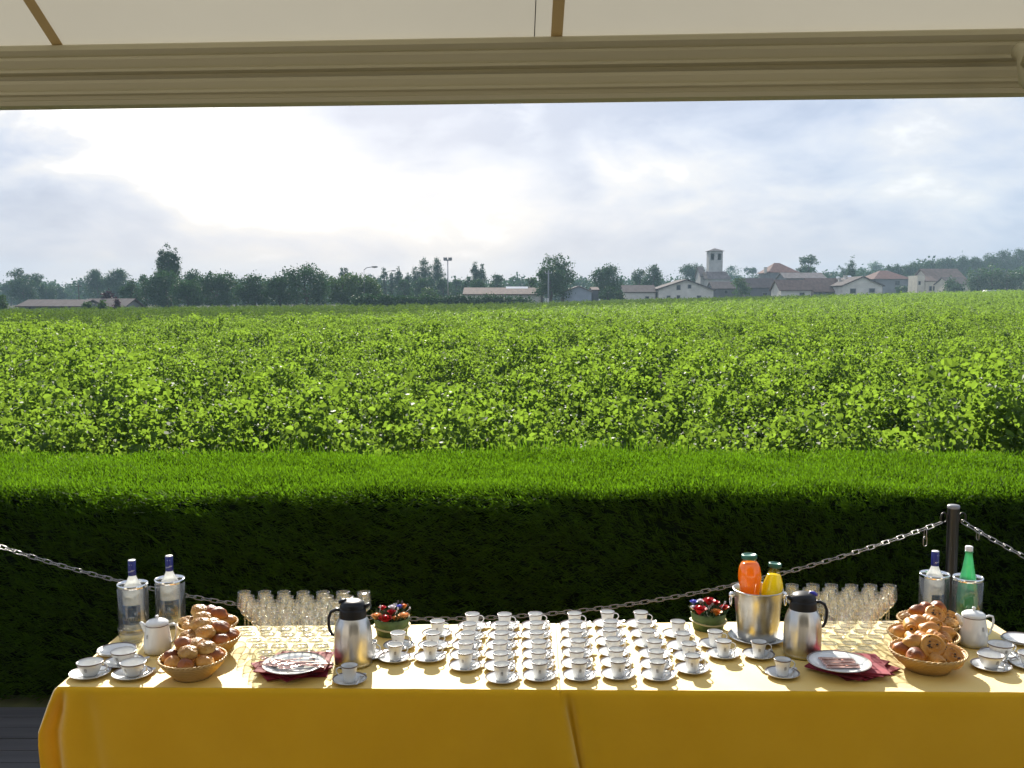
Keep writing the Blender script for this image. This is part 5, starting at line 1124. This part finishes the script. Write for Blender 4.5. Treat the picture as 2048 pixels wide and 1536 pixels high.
DESC = {'bread_roll': 'shiny brown roll', 'pale_roll': 'golden oval roll', 'seeded_roll': 'nut-topped roll', 'raisin_swirl': 'raisin swirl', 'chocolate_pastry': 'rolled chocolate pastry'}
CATS = {'bread_roll': 'bread roll', 'pale_roll': 'bread roll', 'seeded_roll': 'bread roll', 'raisin_swirl': 'pastry', 'chocolate_pastry': 'pastry'}
def basket(px, pyb, r, label, short, items, seed):
    p = onz(px, pyb, TZ); root = thing('bread_basket', label, 'bread basket', (p.x, p.y, TZ), 0, 'oval wicker bread baskets'); rb = r*.56; H = .066
    m = MB(); w_ = lambda a, z: 1+.014*math.cos(30*a)*math.cos(z*420)
    m.lathe([(0, .001), (rb, 0), (rb*1.04, .006), (lambda f: (rb+(r-rb)*f, H*f))(.3), (rb+(r-rb)*.48, H*.42), (rb+(r-rb)*.62, H*.56), (rb+(r-rb)*.76, H*.70), (rb+(r-rb)*.9, H*.86), (r-.002, H), (r-.006, H), (rb+(r-rb)*.76-.005, H*.70), (rb+(r-rb)*.4-.005, H*.38), (rb*.98, .010), (0, .006)], 120, rfun=w_); m.build('woven_body', MT['wicker'], root)
    t = MB(); 
    for ph in (0, PI): t.tube([((r-.003+.0026*math.cos(22*a+ph))*math.cos(a), (r-.003+.0026*math.cos(22*a+ph))*math.sin(a), H+.001+.0022*math.sin(22*a+ph)) for a in np.linspace(0, 2*PI, 177)[:-1]], .0030, 6, closed=True)
    t.build('plaited_rim', MT['wicker'], root); g = random.Random(seed)
    for i, (kind, a, q, z, tilt, yaw, sc, where) in enumerate(items):
        key = (kind, (seed+i) % 2); ca = R(a); x, y = q*r*math.cos(ca), q*r*math.sin(ca); lab = '%s %s, %s' % (DESC[kind], where, short)
        if key not in PROTO: o = roll(kind, seed*10+i+1); PROTO[key] = o; tag(o, lab, CATS[kind], 'rolls and pastries in the baskets'); o.location = (p.x+x, p.y+y, TZ+z)
        else: o = dup(PROTO[key], (p.x+x, p.y+y, TZ+z), label=lab)
        o.rotation_euler = (R(tilt)+g.uniform(-.1, .1), g.uniform(-.18, .18), R(yaw)+g.uniform(-.2, .2)); o.scale = (sc*g.uniform(.97, 1.06),)*3
        o['category'] = CATS[kind]
W = ['at the front rim', 'at front towards the glasses', 'at rim nearest the glasses', 'at the back rim', 'at rim farthest from glasses', 'at front away from glasses', 'on top in front', 'on top at the back', 'on top towards the glasses', 'crowning the heap']
def lay(kinds, r, flip=False, rots=None):
    ang = [270, 320, 10, 90, 180, 222, 262, 85, 10, 150]; qq = [.60, .62, .62, .58, .62, .60, .26, .28, .36, .34]; zz = [.062, .066, .066, .064, .066, .064, .094, .100, .098, .108]; out = []
    for i, k in enumerate(kinds):
        a = ang[i]
        if flip: a = 180-a
        tl = {'raisin_swirl': 48, 'chocolate_pastry': 8}.get(k, 0); yw = (rots[i] if rots else (a*37) % 180)
        if k == 'raisin_swirl': yw = 0
        if k == 'chocolate_pastry': yw = ((a*13) % 50)-25
        out.append((k, a, qq[i], zz[i], tl, yw, 1.0 if r < .13 else 1.06, W[i]))
    return out
B, G_, N_, S_, C_ = 'bread_roll', 'pale_roll', 'seeded_roll', 'raisin_swirl', 'chocolate_pastry'
basket(386, 1351, .120, 'round wicker basket of rolls at the table edge beside the tea cups', 'front basket by the tea cups', lay([B, G_, B, N_, B, G_, N_, N_, N_, B], .12), 1)
basket(419, 1308, .118, 'wicker bread basket in the middle of the row of three beside the pot', 'middle basket behind the pot', lay([N_, B, B, N_, N_, N_, N_, N_, B, N_], .118), 2)
basket(416, 1279, .118, 'wicker bread basket at the back of the row, near the coolers and glasses', 'back basket by the coolers', lay([B, N_, G_, B, N_, N_, N_, B, B, N_], .118), 3)
basket(1854, 1337, .136, 'wicker basket heaped with raisin swirls at the table edge', 'front basket by the napkins', lay([C_, B, B, N_, G_, S_, S_, C_, G_, C_], .136, True), 4)
basket(1845, 1301, .132, 'middle wicker basket of pastries between two others near the teapot', 'middle basket beside the teapot', lay([C_, C_, G_, G_, G_, C_, G_, G_, C_, C_], .132, True), 5)
basket(1860, 1272, .128, 'wicker bread basket at the back, touching the bottle coolers and teapot', 'back basket by the green bottle', lay([G_, B, N_, B, S_, N_, S_, B, B, B], .128, True), 6)

# ------------------------------------------------------------------ haze
def haze():
    m = mat('haze_air'); t = NT(m); t.N.remove(t.bsdf); v = t.n('VolumePrincipled', {'Color': (.56, .80, .97), 'Density': HAZE, 'Anisotropy': .0}); t.L.new(v.outputs[0], t.out.inputs['Volume'])
    b = MB(); b.box((-905, -65, -16), (905, 905, 34)); tag(b.build('haze', m, smooth=False), 'thin bluish summer haze over the fields', 'haze', kind='stuff')
HAZE = .00045
haze()
